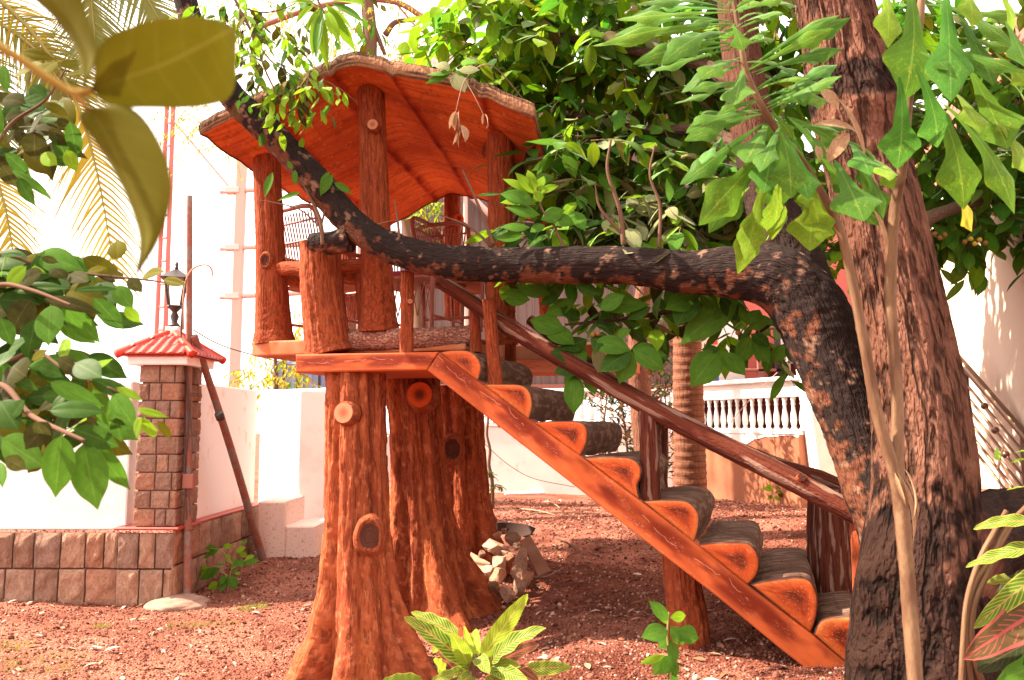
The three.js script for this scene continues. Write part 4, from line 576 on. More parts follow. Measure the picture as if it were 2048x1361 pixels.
// far left: lattice mast, steel portal frame, blue container
{
  const D = 17, m = thing('lattice_mast', 'thin red and white lattice mast behind the lantern', 'mast', null, at(318, 770, D)), q = (px, py) => at(px, py, D).sub(m.position);
  part(m, 'mast_leg', rod(q(306, 800), q(335, 180), .05), M.mastRed); part(m, 'mast_leg', rod(q(326, 800), q(347, 180), .05), M.mastRed); part(m, 'mast_leg', rod(q(314, 790), q(341, 180), .04).translate(0, 0, -.2), M.mastWhite);
  for (let y = 200; y < 780; y += 46) { const t = (800 - y) / 620; part(m, 'rung', rod(q(306 + 29 * t, y), q(326 + 21 * t, y), .03), M.mastWhite); }
  const f = thing('steel_portal', 'pale steel portal frame with cross beams left of the tree house', 'frame', null, at(468, 780, D)), e = (px, py) => at(px, py, D).sub(f.position);
  part(f, 'column', boxAt(.19, e(460, 310).y + .4, .16, 0, e(460, 310).y / 2 - .2, 0, .01), M.paleSteel); part(f, 'column', boxAt(.19, e(460, 310).y + .4, .16, 2.6, e(460, 310).y / 2 - .2, 0, .01), M.paleSteel);
  for (const y of [381, 495, 592]) { part(f, 'cross_beam', rod(e(440, y + 3), e(700, y - 10), .05), M.paleSteel); part(f, 'clamp', boxAt(.3, .12, .22, e(466, y).x, e(466, y + 1).y, 0, .01), M.mastWhite); }
  part(f, 'brace', rod(e(345, 240), e(480, 400), .025), M.paleSteel);
  solo('overhead_wire', bend([at(385, 660, 14), at(440, 690, 14), at(560, 725, 14)], .012, .012, 5, 20), M.cable, 'thin overhead wire sagging behind the stone pillar cap', 'wire');
  const b = thing('blue_container', 'pale blue ribbed container behind the white railing', 'container', null, at(520, 790, 15)), g = (px, py) => at(px, py, 15).sub(b.position), A = g(545, 800), B = g(700, 722);
  part(b, 'container_wall', boxAt(B.x - A.x, B.y - A.y, .1, (A.x + B.x) / 2, (A.y + B.y) / 2, 0, .01), M.blue); for (let i = 0; i < 9; i++) part(b, 'rib', boxAt(.05, B.y - A.y - .1, .06, A.x + (i + .5) * (B.x - A.x) / 9, (A.y + B.y) / 2, .07, .008), M.blue);
  for (const px of [575, 603, 645]) part(b, 'dark_post', rod(g(px, 800).add(V(0, 0, .3)), g(px + 2, 715).add(V(0, 0, .3)), .025), M.iron);
}

// ------------------------------------------------------------------ the large tree at the right: fissured trunk, leaning dark trunk with its long limb, leafy crown
const big = thing('shade_tree', 'large tree with fissured trunk, dark leaning trunk, long level limb and leafy crown', 'tree', null, V(2.0, .4, -4.05));
const B0 = big.position, BP = (px, py, d) => at(px, py, d).sub(B0);
const bt = (pts, o) => tube(pts.map(([px, py, d, r]) => ({ p: BP(px, py, d), r })), o);
const patch = (p, k, f = 2.2) => fbm3(p.x * f + k, p.y * f * .8, p.z * f + k * 2, 5);
{
  const brown = [1, 1, 1], black = [.20, .2, .22];
  const tr = bt([[1842, 1480, 3.85, .36], [1840, 1340, 3.88, .325], [1838, 1240, 3.9, .30], [1842, 1120, 3.92, .272], [1846, 980, 3.95, .235], [1838, 840, 3.97, .222], [1812, 690, 4, .213], [1782, 540, 4, .206], [1752, 400, 4, .205], [1722, 280, 4, .20], [1698, 165, 4, .205], [1680, 60, 4, .19], [1655, -80, 4, .185], [1640, -300, 4.1, .17], [1640, -700, 4.3, .12]],
    { seg: 160, rings: 420, texW: .65, texH: .65, disp: (a, t, p, r, d) => {
      const hi = 1 - t, lob = Math.cos(a * 5 + 3 * n3(p.y * .5, 1, 2)); let q = r * (1 + (.03 + .10 * ss(.8, 1, 1 - t * 2.4)) * lob + .05 * fbm3(Math.cos(a) * 1.2, p.y * 1.4, Math.sin(a) * 1.2, 3));
      const kb = BP(1712, 1140, 3.75), s = p.distanceTo(kb); q += .10 * Math.exp(-(s * s) / .018) * (1 + .5 * fbm3(p.x * 16, p.y * 16, p.z * 16, 3));
      const kc = BP(1752, 190, 3.8), s2 = p.distanceTo(kc); q += .05 * Math.exp(-(s2 * s2) / .02) * (1 + .6 * fbm3(p.x * 20, p.y * 20, p.z * 20, 3));
      const c = Math.abs(n3(a * 6 + 1.2 * n3(p.x * 3, p.y * 3, 1), p.y * 1.6, 7)); q -= .016 * (1 - ss(0, .16, c)) * (.4 + .6 * t);
      return q + .006 * fbm3(p.x * 34, p.y * 12, p.z * 34, 3);
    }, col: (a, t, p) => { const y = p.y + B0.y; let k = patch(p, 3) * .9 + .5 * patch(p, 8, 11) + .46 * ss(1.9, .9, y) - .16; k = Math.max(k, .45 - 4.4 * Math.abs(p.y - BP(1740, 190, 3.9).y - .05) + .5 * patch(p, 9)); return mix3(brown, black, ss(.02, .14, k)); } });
  part(big, 'trunk', tr, M.fissured);
  const root = bt([[1880, 1180, 3.9, .20], [1950, 1080, 3.95, .19], [2010, 1060, 4.0, .18], [2100, 1060, 4.0, .17]], { seg: 70, rings: 60, texW: .5, texH: .5, disp: (a, t, p, r) => r * (1 + .4 * fbm3(p.x * 5, p.y * 5, p.z * 5, 4)), col: (a, t, p) => mix3([.12, .045, .028], [.03, .016, .013], ss(-.15, .1, patch(p, 5))) });
  part(big, 'root', root, M.darkBark);
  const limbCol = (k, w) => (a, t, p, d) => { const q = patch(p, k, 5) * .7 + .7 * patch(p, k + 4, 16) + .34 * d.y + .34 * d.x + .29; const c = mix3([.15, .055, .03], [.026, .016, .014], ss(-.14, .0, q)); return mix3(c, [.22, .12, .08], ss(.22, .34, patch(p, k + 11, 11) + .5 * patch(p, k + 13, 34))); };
  const limbDisp = (a, t, p, r) => { let q = r * (1 + .10 * fbm3(p.x * 3, p.y * 3, p.z * 3, 3)) + .010 * fbm3(p.x * 20, p.y * 26, p.z * 20, 4); for (const [x, y] of [[805, 490], [988, 488], [1110, 490], [1238, 484], [1312, 500]]) { const s = p.distanceTo(BP(x, y, 4.95 - (x - 800) * .0009)); q += .035 * Math.exp(-s * s / .0035) * (1 + fbm3(p.x * 30, p.y * 30, p.z * 30, 3)); } return q; };
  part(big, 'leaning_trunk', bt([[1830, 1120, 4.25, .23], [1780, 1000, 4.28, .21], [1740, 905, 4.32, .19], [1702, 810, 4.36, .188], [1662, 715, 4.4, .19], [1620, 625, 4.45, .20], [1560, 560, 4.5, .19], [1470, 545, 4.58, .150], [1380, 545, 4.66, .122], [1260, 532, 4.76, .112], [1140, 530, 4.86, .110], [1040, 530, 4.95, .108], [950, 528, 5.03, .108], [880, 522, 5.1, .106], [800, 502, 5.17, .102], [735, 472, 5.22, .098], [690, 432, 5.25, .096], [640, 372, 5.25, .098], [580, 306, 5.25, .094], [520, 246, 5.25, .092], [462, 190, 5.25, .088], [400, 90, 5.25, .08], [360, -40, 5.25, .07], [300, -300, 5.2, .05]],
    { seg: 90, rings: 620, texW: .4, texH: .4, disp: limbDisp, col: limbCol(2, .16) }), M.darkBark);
  part(big, 'branch', bt([[1630, 650, 4.5, .19], [1590, 545, 4.55, .175], [1552, 440, 4.6, .15], [1525, 340, 4.65, .135], [1500, 220, 4.7, .125], [1480, 90, 4.75, .115], [1465, -60, 4.8, .10], [1430, -300, 4.9, .07]], { seg: 70, rings: 160, texW: .5, texH: .5, disp: (a, t, p, r) => r * (1 + .1 * fbm3(p.x * 4, p.y * 3, p.z * 4, 3)) + .01 * fbm3(p.x * 30, p.y * 10, p.z * 30, 3), col: (a, t, p) => mix3([.10, .04, .025], [.03, .018, .015], ss(.55, .2, t + .5 * patch(p, 7))) }), M.darkBark);
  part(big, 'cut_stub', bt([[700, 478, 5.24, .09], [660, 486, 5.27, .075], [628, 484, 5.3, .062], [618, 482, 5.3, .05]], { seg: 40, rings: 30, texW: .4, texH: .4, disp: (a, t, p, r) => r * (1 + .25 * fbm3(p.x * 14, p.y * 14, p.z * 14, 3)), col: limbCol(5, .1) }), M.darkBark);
  // sprouts on the limb
  const sprout = (ps, d, r = .012) => part(big, 'sprout', bend(ps.map(([x, y]) => BP(x, y, d)), r, r * .4, 7, 20), M.twig);
  sprout([[800, 500], [795, 440], [788, 400]], 5.1, .011); sprout([[988, 490], [965, 430], [925, 340]], 5.0, .014); sprout([[985, 495], [940, 455], [880, 430]], 5.05, .01); sprout([[1248, 490], [1240, 420], [1215, 340], [1222, 280]], 4.75, .017); sprout([[1246, 470], [1200, 415], [1190, 370]], 4.75, .011); sprout([[1318, 495], [1320, 410], [1300, 350], [1310, 290]], 4.7, .012); sprout([[1128, 498], [1110, 455], [1085, 420], [1070, 360]], 4.85, .01); sprout([[645, 490], [640, 440], [605, 360], [600, 300]], 5.2, .014); sprout([[640, 460], [655, 400], [668, 360]], 5.2, .008); sprout([[640, 455], [600, 420], [545, 405], [515, 400]], 5.2, .006); sprout([[700, 470], [735, 455], [790, 440]], 5.3, .006);
}
// twigs with leaves: gathered first, then the 300 nearest in view become parts and the rest one mass
function crown(parent, clumps, { geos, mats, len = [.13, .2], per = 9, tw = .35, droop = .45, keep = 300, twigR = .0045, twigMat = M.twig, minD = 0 }) {
  const P0 = parent.position, leaves = [], tg = [];
  for (const [px, py, d, rx, ry, rz, n, tint] of clumps) {
    const c = at(px, py, d); c.sub(P0); const sx = rx / FPX * d, sy = ry / FPX * d;
    for (let i = 0; i < n; i++) {
      let q; do q = V(rr(-1, 1), rr(-1, 1), rr(-1, 1)); while (q.lengthSq() > 1); const s = c.clone().add(V(q.x * sx, q.y * sy, q.z * rz));
      const dir = V(q.x + rr(-.6, .6), rr(-.5, .35) - droop * .3, q.z + rr(-.6, .6)).normalize(), e = s.clone().addScaledVector(dir, tw).add(V(0, -droop * tw * .5, 0)), mid = s.clone().lerp(e, .5).add(V(0, .04, 0));
      if (rnd() < .6) tg.push(tube([{ p: s, r: twigR * 1.3 }, { p: mid, r: twigR }, { p: e, r: twigR * .5 }], { seg: 4, rings: 4, cap: false }));
      const az0 = rnd() * 6.28; for (let k = 0; k < per; k++) { const t = (k + .4) / per, b = t < .5 ? s.clone().lerp(mid, t * 2) : mid.clone().lerp(e, t * 2 - 1), a = az0 + k * 2.4, side = V(Math.cos(a), 0, Math.sin(a)); const dd = dir.clone().multiplyScalar(.55).addScaledVector(side, .8).add(V(0, -droop * rr(.3, 1.3), 0)).normalize(); leaves.push({ b, dir: dd, face: V(rr(-.5, .5), 1, rr(-.5, .5)), l: rr(len[0], len[1]), g: Math.floor(rnd() * geos.length), m: tint !== undefined && rnd() < .7 ? tint : Math.floor(rnd() ** 1.6 * mats.length), w: rr(.85, 1.15) }); }
    }
  }
  for (const l of leaves) { const w = l.b.clone().add(P0), c = w.clone().applyMatrix4(camera.matrixWorldInverse), x = c.x / -c.z * FPX, y = c.y / -c.z * FPX; l.key = (c.z < 0 && Math.abs(x) < 1040 && Math.abs(y) < 690 ? 0 : 1000) + w.distanceTo(camera.position); }
  leaves.sort((a, b) => a.key - b.key); const o = new THREE.Object3D();
  leaves.slice(0, keep).forEach(l => { const m = part(parent, 'leaf', geos[l.g], mats[l.m]); orient(m, l.b, l.dir, l.face, l.l, l.w); });
  const rest = {}; leaves.slice(keep).forEach(l => (rest[l.g + '_' + l.m] ??= []).push(l));
  const grp = new THREE.Group(); for (const k in rest) { const [g, m] = k.split('_').map(Number), im = new THREE.InstancedMesh(geos[g], mats[m], rest[k].length); rest[k].forEach((l, i) => { orient(o, l.b, l.dir, l.face, l.l, l.w); o.updateMatrix(); im.setMatrixAt(i, o.matrix); im.setColorAt(i, rgb(rr(.7, 1.25), rr(.75, 1.2), rr(.6, 1.1))); }); im.name = 'foliage'; im.userData.kind = 'stuff'; parent.add(im); }
  if (tg.length) { const m = part(parent, 'twigs', merge(tg), twigMat); m.userData.kind = 'stuff'; }
  return leaves.length;
}
{
  const br = (pts, r0, r1) => part(big, 'branch', bt(pts.map(([x, y, d], i) => [x, y, d, lerp(r0, r1, i / (pts.length - 1))]), { seg: 12, rings: 40, texW: .3, texH: .3, disp: (a, t, p, r) => r * (1 + .2 * n3(p.x * 8, p.y * 8, p.z * 8)), col: () => [.09, .05, .035] }), M.darkBark);
  br([[1490, 180, 4.75], [1380, 120, 5.2], [1240, 100, 5.6], [1080, 60, 5.9], [980, 20, 6.1]], .055, .018); br([[1500, 300, 4.7], [1400, 260, 5.2], [1280, 260, 5.6], [1150, 230, 5.8], [1060, 215, 5.9]], .05, .014); br([[1530, 400, 4.65], [1430, 380, 5.3], [1330, 400, 5.6], [1210, 460, 5.8]], .04, .012); br([[1480, 80, 4.8], [1400, -60, 5.3], [1250, -160, 5.8], [1050, -200, 6]], .06, .02); br([[1560, 580, 4.6], [1440, 600, 5.0], [1330, 625, 5.1], [1230, 640, 5.1], [1130, 650, 5.1]], .025, .008); br([[1600, 620, 4.7], [1540, 650, 5.4], [1490, 690, 5.6]], .018, .006); br([[1780, 480, 4.1], [1900, 420, 5.2], [2000, 400, 5.8], [2100, 420, 6]], .05, .02);
  const n = crown(big, [
    [990, 60, 6.1, 110, 90, .5, 46, 1], [1120, 60, 6.0, 130, 100, .6, 50, 1], [1290, 110, 5.8, 150, 140, .7, 60], [1080, 170, 6.2, 130, 60, .5, 34, 1], [1150, 320, 5.2, 42, 90, .25, 13], [1130, 460, 5.3, 55, 50, .25, 9], [1210, 260, 5.8, 120, 90, .5, 28], [1330, 320, 5.6, 140, 100, .5, 30], [940, 130, 6.0, 60, 50, .3, 12, 1], [1120, 330, 5.9, 60, 80, .3, 16], [1380, 420, 5.5, 130, 80, .5, 36, 3], [1250, 420, 5.4, 90, 70, .4, 22, 3], [1480, 60, 5.7, 120, 120, .6, 40],  // upper left clumps tinted lime, backlit glow put into the colour
    [1450, 400, 5.4, 90, 100, .4, 24], [1170, 625, 5.4, 60, 30, .2, 3], [1330, 605, 5.5, 160, 25, .25, 9], [1500, 640, 5.5, 60, 30, .2, 4], [1600, 300, 6.2, 90, 200, .4, 40], [1590, 200, 6.6, 70, 130, .4, 40], [1620, 500, 6.3, 60, 60, .3, 8], [1330, 470, 5.3, 170, 40, .4, 20],
    [1150, -150, 6.2, 350, 120, 1.0, 40, 1], [1500, -200, 5.5, 350, 160, 1.4, 60], [1850, -150, 5.2, 250, 150, 1.2, 40],
    [1920, 420, 5.8, 130, 60, .5, 26, 2], [1960, 250, 6.2, 140, 160, .8, 60, 2], [1880, 90, 6.2, 160, 140, .8, 50, 2], [2100, 300, 5.5, 100, 250, .8, 50, 2], [1830, 400, 6.4, 60, 90, .4, 14, 2]],
    { geos: LG.oval, mats: [L.green, L.lime, L.green, L.silver, L.dark, L.green, L.lime, L.brown], len: [.16, .25], per: 8, tw: .38, droop: .5, keep: 230 });
  // the nearer spray of large leaves that hangs below the limb
  const spray = [[1480, 592, 1360, 690, 62], [1300, 610, 1190, 612, 40], [1302, 615, 1255, 640, 46], [1395, 590, 1330, 620, 60], [1398, 588, 1440, 618, 66], [1395, 592, 1352, 655, 70], [1440, 592, 1480, 645, 50], [1262, 702, 1180, 690, 44], [1262, 700, 1200, 745, 54], [1264, 704, 1238, 768, 46], [1264, 698, 1335, 712, 56], [1266, 700, 1328, 742, 60], [1262, 660, 1232, 678, 40], [1182, 720, 1100, 705, 50], [1180, 722, 1108, 748, 46], [1176, 680, 1120, 700, 60], [1160, 690, 1150, 745, 40], [1438, 702, 1382, 775, 60], [1444, 705, 1492, 752, 50], [1440, 698, 1402, 700, 36], [1500, 672, 1478, 730, 56], [1502, 668, 1540, 695, 50], [1505, 680, 1540, 728, 50], [1570, 688, 1548, 726, 50], [1572, 690, 1598, 730, 40], [1540, 640, 1500, 660, 56], [1520, 620, 1498, 650, 50], [1480, 610, 1462, 645, 50], [1450, 600, 1430, 640, 46], [1180, 740, 1190, 790, 40], [1150, 750, 1148, 830, 40], [1160, 730, 1130, 780, 36], [1060, 600, 1000, 590, 44], [1080, 610, 1120, 590, 40], [1060, 640, 1130, 660, 50], [1090, 660, 1150, 690, 46], [1100, 590, 1030, 570, 40], [1150, 600, 1090, 630, 50], [1200, 590, 1150, 570, 50], [1160, 640, 1120, 615, 44], [1190, 650, 1240, 655, 40], [1130, 560, 1090, 590, 44], [1200, 620, 1250, 590, 40]];
  for (const [x0, y0, x1, y1, w] of spray) { const d = x0 < 1200 ? 5.15 : 4.85, len = Math.hypot(x1 - x0, y1 - y0); const m = leafPx(big, LG.oval, pick([L.green, L.green, L.dark]), [x0, y0], [x1, y1], d, rr(-.06, .06), clamp(w / len / .42, .6, 1.5), V(rr(-.4, .3), rr(.3, .8), 1)); m.position.sub(B0); }
  const fg = new THREE.SphereGeometry(.016, 10, 8), fm2 = std({ color: rgb(.42, .27, .05), roughness: .6 }), fm3 = std({ color: rgb(.22, .10, .03), roughness: .6 }); for (const [x, y, d] of [[1186, 670, 4.9], [1196, 668, 4.9], [1476, 666, 4.8], [1870, 468, 5.2], [1880, 476, 5.2], [1890, 470, 5.2], [1930, 484, 5.3], [1942, 478, 5.3], [1950, 488, 5.3], [1960, 480, 5.3], [1972, 486, 5.3], [1300, 745, 4.85], [1112, 440, 4.9], [1120, 452, 4.9]]) { const m = part(big, 'fruit', fg, rnd() < .5 ? fm2 : fm3); m.position.copy(BP(x, y, d)); }
  // bright young shoot on the limb and its older leaves
  for (const [x0, y0, x1, y1, w, k] of [[1068, 388, 1030, 345, 22, 1], [1066, 388, 1005, 358, 20, 1], [1070, 385, 1055, 340, 20, 1], [1075, 385, 1088, 352, 18, 1], [1078, 388, 1118, 372, 18, 1], [1072, 380, 1082, 405, 34, 1], [1052, 400, 1000, 406, 22, 1], [1055, 400, 1022, 422, 22, 1], [1072, 410, 1000, 388, 30, 0], [1080, 430, 1010, 415, 40, 0], [1082, 440, 1130, 420, 36, 0], [1090, 450, 1060, 465, 50, 0], [1060, 455, 1000, 455, 28, 0], [1050, 470, 992, 478, 24, 0], [1100, 440, 1150, 450, 40, 0]]) { const len = Math.hypot(x1 - x0, y1 - y0), m = leafPx(big, LG.oval, k ? L.lime : L.green, [x0, y0], [x1, y1], 4.85, rr(-.05, .05), clamp(w / len / .42, .5, 1.6)); m.position.sub(B0); }
  // leaf tuft over the roof edge with dry hanging leaves
  for (const [x0, y0, x1, y1, w] of [[905, 145, 852, 150, 22], [905, 145, 850, 168, 16], [908, 148, 930, 185, 44], [905, 150, 912, 180, 30], [910, 145, 952, 152, 26], [900, 140, 870, 130, 24], [915, 140, 960, 140, 24]]) { const len = Math.hypot(x1 - x0, y1 - y0), m = leafPx(big, LG.oval, pick([L.green, L.silver]), [x0, y0], [x1, y1], 5.0, rr(-.05, .05), clamp(w / len / .42, .5, 1.6)); m.position.sub(B0); }
  part(big, 'twig', bend([[1060, 215, 5.6], [980, 130, 5.2], [930, 160, 4.98], [918, 195, 4.95], [912, 222, 4.95]].map(q => BP(...q)), .005, .002, 5, 30), M.deadTwig); part(big, 'twig', bend([[930, 160, 4.98], [950, 195, 4.95], [968, 232, 4.95]].map(q => BP(...q)), .003, .002, 5, 16), M.deadTwig);
  for (const [x0, y0, x1, y1, w] of [[912, 222, 898, 258, 20], [914, 224, 910, 262, 18], [918, 222, 925, 265, 20], [920, 250, 905, 290, 22], [922, 252, 918, 295, 24], [924, 250, 930, 285, 18], [968, 228, 972, 258, 14], [968, 228, 965, 250, 10]]) { const len = Math.hypot(x1 - x0, y1 - y0), m = leafPx(big, LG.narrow, L.dry, [x0, y0], [x1, y1], 4.95, rr(-.04, .04), clamp(w / len / .26, .7, 1.8), V(rr(-1, 1), rr(-.5, .5), rr(-.3, 1)), 'dry_leaf'); m.position.sub(B0); }
  for (const [x0, y0, x1, y1, w] of [[660, 345, 640, 372, 18], [665, 350, 640, 392, 22], [660, 350, 655, 378, 14], [545, 345, 530, 395, 18], [600, 385, 555, 402, 12], [668, 365, 705, 388, 14], [590, 340, 592, 372, 14], [575, 322, 585, 340, 16]]) { const len = Math.hypot(x1 - x0, y1 - y0), m = leafPx(big, LG.narrow, L.green, [x0, y0], [x1, y1], 5.15, 0, clamp(w / len / .26, .5, 1.6)); m.position.sub(B0); }
}

// ------------------------------------------------------------------ overhanging twigs at the top, feathery trees beyond the roof
{
  const o1 = thing('mango_sprig', 'hanging bunch of long narrow light green leaves above the roof', 'branch', null, at(640, -60, 4.6)), q = (x, y, d = 4.6) => at(x, y, d).sub(o1.position);
  part(o1, 'stem', bend([q(560, -140), q(620, -30), q(650, 30)], .012, .005, 7, 20), M.twig);
  for (const [x0, y0, x1, y1] of [[640, 20, 625, 115], [645, 20, 632, 120], [640, 15, 612, 70], [650, 20, 680, 90], [655, 10, 705, 60], [650, 25, 665, 75], [660, 5, 728, 45], [645, 25, 655, 140], [635, 10, 570, 10], [630, 10, 590, 50], [655, 15, 700, 75], [660, 0, 730, 10], [640, 0, 560, -10], [650, 5, 712, 105], [690, -40, 730, 20], [640, 30, 606, 60]]) { const m = leafPx(o1, LG.mango, pick([L.lime, L.green, L.lime]), [x0, y0], [x1, y1], 4.6, rr(-.1, .1), rr(.9, 1.2)); m.position.sub(o1.position); }
  const o2 = thing('overhanging_branch', 'thin dangling branches with sparse brownish green leaves above the left roof corner', 'branch', null, at(560, -80, 4.9)), p2 = (x, y, d = 4.9) => at(x, y, d).sub(o2.position);
  part(o2, 'stem', bend([p2(440, -60), p2(480, 20), p2(510, 80), p2(530, 140), p2(560, 200), p2(580, 235)], .012, .003, 6, 30), M.twig); part(o2, 'stem', bend([p2(490, 40), p2(540, 120), p2(600, 160), p2(650, 190)], .007, .002, 6, 24), M.twig); part(o2, 'stem', bend([p2(470, 10), p2(530, 25), p2(600, 0), p2(640, -60)], .006, .003, 6, 24), M.twig); part(o2, 'stem', bend([p2(480, 0), p2(480, 60), p2(500, 120), p2(490, 190)], .005, .002, 6, 24), M.twig);
  crown(o2, [[520, 110, 4.9, 60, 80, .3, 18], [610, 175, 4.8, 50, 45, .25, 10, 2], [520, 150, 4.9, 30, 40, .2, 6], [480, 30, 5, 90, 50, .3, 18, 2], [680, 20, 5.4, 60, 40, .3, 10, 4], [620, 140, 4.8, 50, 40, .2, 6], [560, 30, 5.2, 70, 40, .3, 9]], { geos: LG.oval, mats: [L.brown, L.dark, L.lime, L.olive, L.green], len: [.06, .13], per: 5, tw: .22, droop: .8, keep: 230, twigR: .002 });
  const o3 = thing('feathery_tree', 'thin sunlit tree with fine yellow leaves and bare boughs beyond the roof', 'tree', null, at(720, 780, 12)), p3 = (x, y, d = 12) => at(x, y, d).sub(o3.position);
  part(o3, 'trunk', bend([p3(690, 800), p3(700, 400), p3(740, 100), p3(730, -40)], .16, .09, 9, 20), M.twig); part(o3, 'bough', bend([p3(500, 60), p3(660, 8), p3(790, 4), p3(860, 45), p3(930, 90)], .04, .05, 8, 30), M.rustSteel); part(o3, 'bough', bend([p3(735, 20), p3(750, 60), p3(770, 110)], .05, .03, 7, 20), M.twig); part(o3, 'bough', bend([p3(770, 70), p3(790, 45), p3(830, 40)], .05, .03, 7, 20), M.twig); part(o3, 'bough', bend([p3(790, 4), p3(840, 60), p3(900, 95)], .015, .015, 6, 20), M.rustSteel);
  crown(o3, [[760, 60, 12, 110, 70, .8, 60, 0], [520, 20, 12.5, 110, 50, .8, 60, 0], [620, 40, 12.5, 90, 60, .8, 40, 0], [420, 240, 13, 70, 50, .7, 40, 0], [860, 100, 12, 60, 30, .5, 20, 0]], { geos: LG.narrow, mats: [L.yellow, L.lime, L.yellow], len: [.05, .1], per: 14, tw: .6, droop: .6, keep: 60, twigR: .004 });
  const o4 = thing('yellow_shrub', 'yellow green feathery shrub below the left corner of the platform', 'shrub', null, at(545, 800, 13)); crown(o4, [[540, 750, 13, 45, 35, .5, 30, 0], [560, 680, 13, 35, 60, .5, 14, 0], [590, 690, 13, 25, 60, .4, 14, 0]], { geos: LG.narrow, mats: [L.yellow, L.lime], len: [.08, .15], per: 14, tw: .5, droop: .5, keep: 40, twigR: .005 }); part(o4, 'trunk', bend([V(0, -1, 0), V(.05, .2, 0), V(0, .9, 0)], .05, .02), M.twig);
  const o5 = thing('yellow_tree', 'slender tree with yellow green leaves seen between the front and back roof posts', 'tree', null, at(840, 620, 10.5)); crown(o5, [[835, 440, 10.5, 40, 60, .4, 14, 0], [860, 500, 10.5, 60, 30, .4, 8, 0]], { geos: LG.narrow, mats: [L.lime, L.yellow], len: [.07, .13], per: 12, tw: .4, droop: .4, keep: 40, twigR: .005 }); part(o5, 'trunk', bend([at(845, 900, 10.5), at(838, 600, 10.5), at(820, 480, 10.5), at(800, 400, 10.5)].map(p => p.sub(o5.position)), .12, .05, 9, 20), M.twig); part(o5, 'bough', bend([at(838, 560, 10.5), at(860, 480, 10.5), at(900, 430, 10.5)].map(p => p.sub(o5.position)), .05, .02, 7, 16), M.twig);
}
// coconut palm: fronds hang into the top left corner
{
  const D = 9, pm = thing('coconut_palm', 'sunlit coconut palm fronds hanging in the upper left corner', 'palm tree', null, at(-260, 900, D)), q = (x, y, d = D) => at(x, y, d).sub(pm.position);
  part(pm, 'trunk', tube([{ p: V(0, -1, 0), r: .2 }, { p: q(-250, 400), r: .17 }, { p: q(-200, -60), r: .16 }], { seg: 16, rings: 30, texW: .5, texH: .9 }), M.palmTrunk);
  const strip = (b, dir, len, w, sag) => { const pos = [], n = 4; let p = b.clone(), d = dir.clone(), side = V(.5, .2, 1).cross(d).normalize(); const v = []; for (let i = 0; i <= n; i++) { const t = i / n, h = w * (1 - t * .92) * .5; v.push([p.clone().addScaledVector(side, h), p.clone().addScaledVector(side, -h)]); d.y -= sag / n; d.normalize(); p = p.clone().addScaledVector(d, len / n); } for (let i = 0; i < n; i++) for (const k of [[v[i][0], v[i][1], v[i + 1][0]], [v[i][1], v[i + 1][1], v[i + 1][0]]]) k.forEach(c => pos.push(c.x, c.y, c.z)); const g = new THREE.BufferGeometry(); g.setAttribute('position', new THREE.Float32BufferAttribute(pos, 3)); g.setAttribute('uv', new THREE.Float32BufferAttribute(new Float32Array(pos.length / 3 * 2).fill(.3), 2)); g.computeVertexNormals(); return g; };
  const fm = [leafMat(null, { color: rgb(.36, .27, .03), transmission: .55, clearcoat: .2 }), leafMat(null, { color: rgb(.16, .17, .04), transmission: .45, clearcoat: .3 })];
  const frond = (pts, L0, mat, sag = .5) => { const f = new THREE.Group(); f.name = 'frond'; pm.add(f); const ps = pts.map(([x, y, d = D]) => q(x, y, d)), c = new THREE.CatmullRomCurve3(ps); part(f, 'rachis', bend(ps, .03, .006, 6, 40), M.twigGreen); const gs = [], n = 62; for (let i = 2; i < n; i++) { const t = i / n, p = c.getPoint(t), tn = c.getTangent(t), s0 = tn.clone().cross(V(0, .25, 1)).normalize(); for (const s of [-1, 1]) gs.push(strip(p, tn.clone().multiplyScalar(.75).addScaledVector(s0, s * .85).add(V(0, 0, rr(-.25, .25))).normalize(), L0 * (.5 + .7 * Math.sin(Math.PI * (.12 + .8 * t))) * rr(.85, 1.1), .035, sag * rr(.6, 1.3))); } part(f, 'leaflets', merge(gs), mat).userData.kind = 'stuff'; };
  frond([[-100, -80], [60, 60], [150, 200], [190, 330], [232, 560]], .8, fm[0], .7); frond([[-60, -200], [80, -160], [170, -60], [186, 40], [192, 120]], .75, fm[1], .3); frond([[-200, 0], [-60, 20], [60, 90], [110, 150], [140, 200]], .7, fm[1], .5); frond([[-200, 120], [-80, 220], [0, 380], [40, 620]], .7, fm[0], .7); frond([[-160, -160], [20, -120], [180, -110], [280, -20], [330, 60]], .7, fm[1], .7); frond([[-220, 40], [-120, 60], [-20, 160], [10, 330]], .6, fm[1], .7);
}

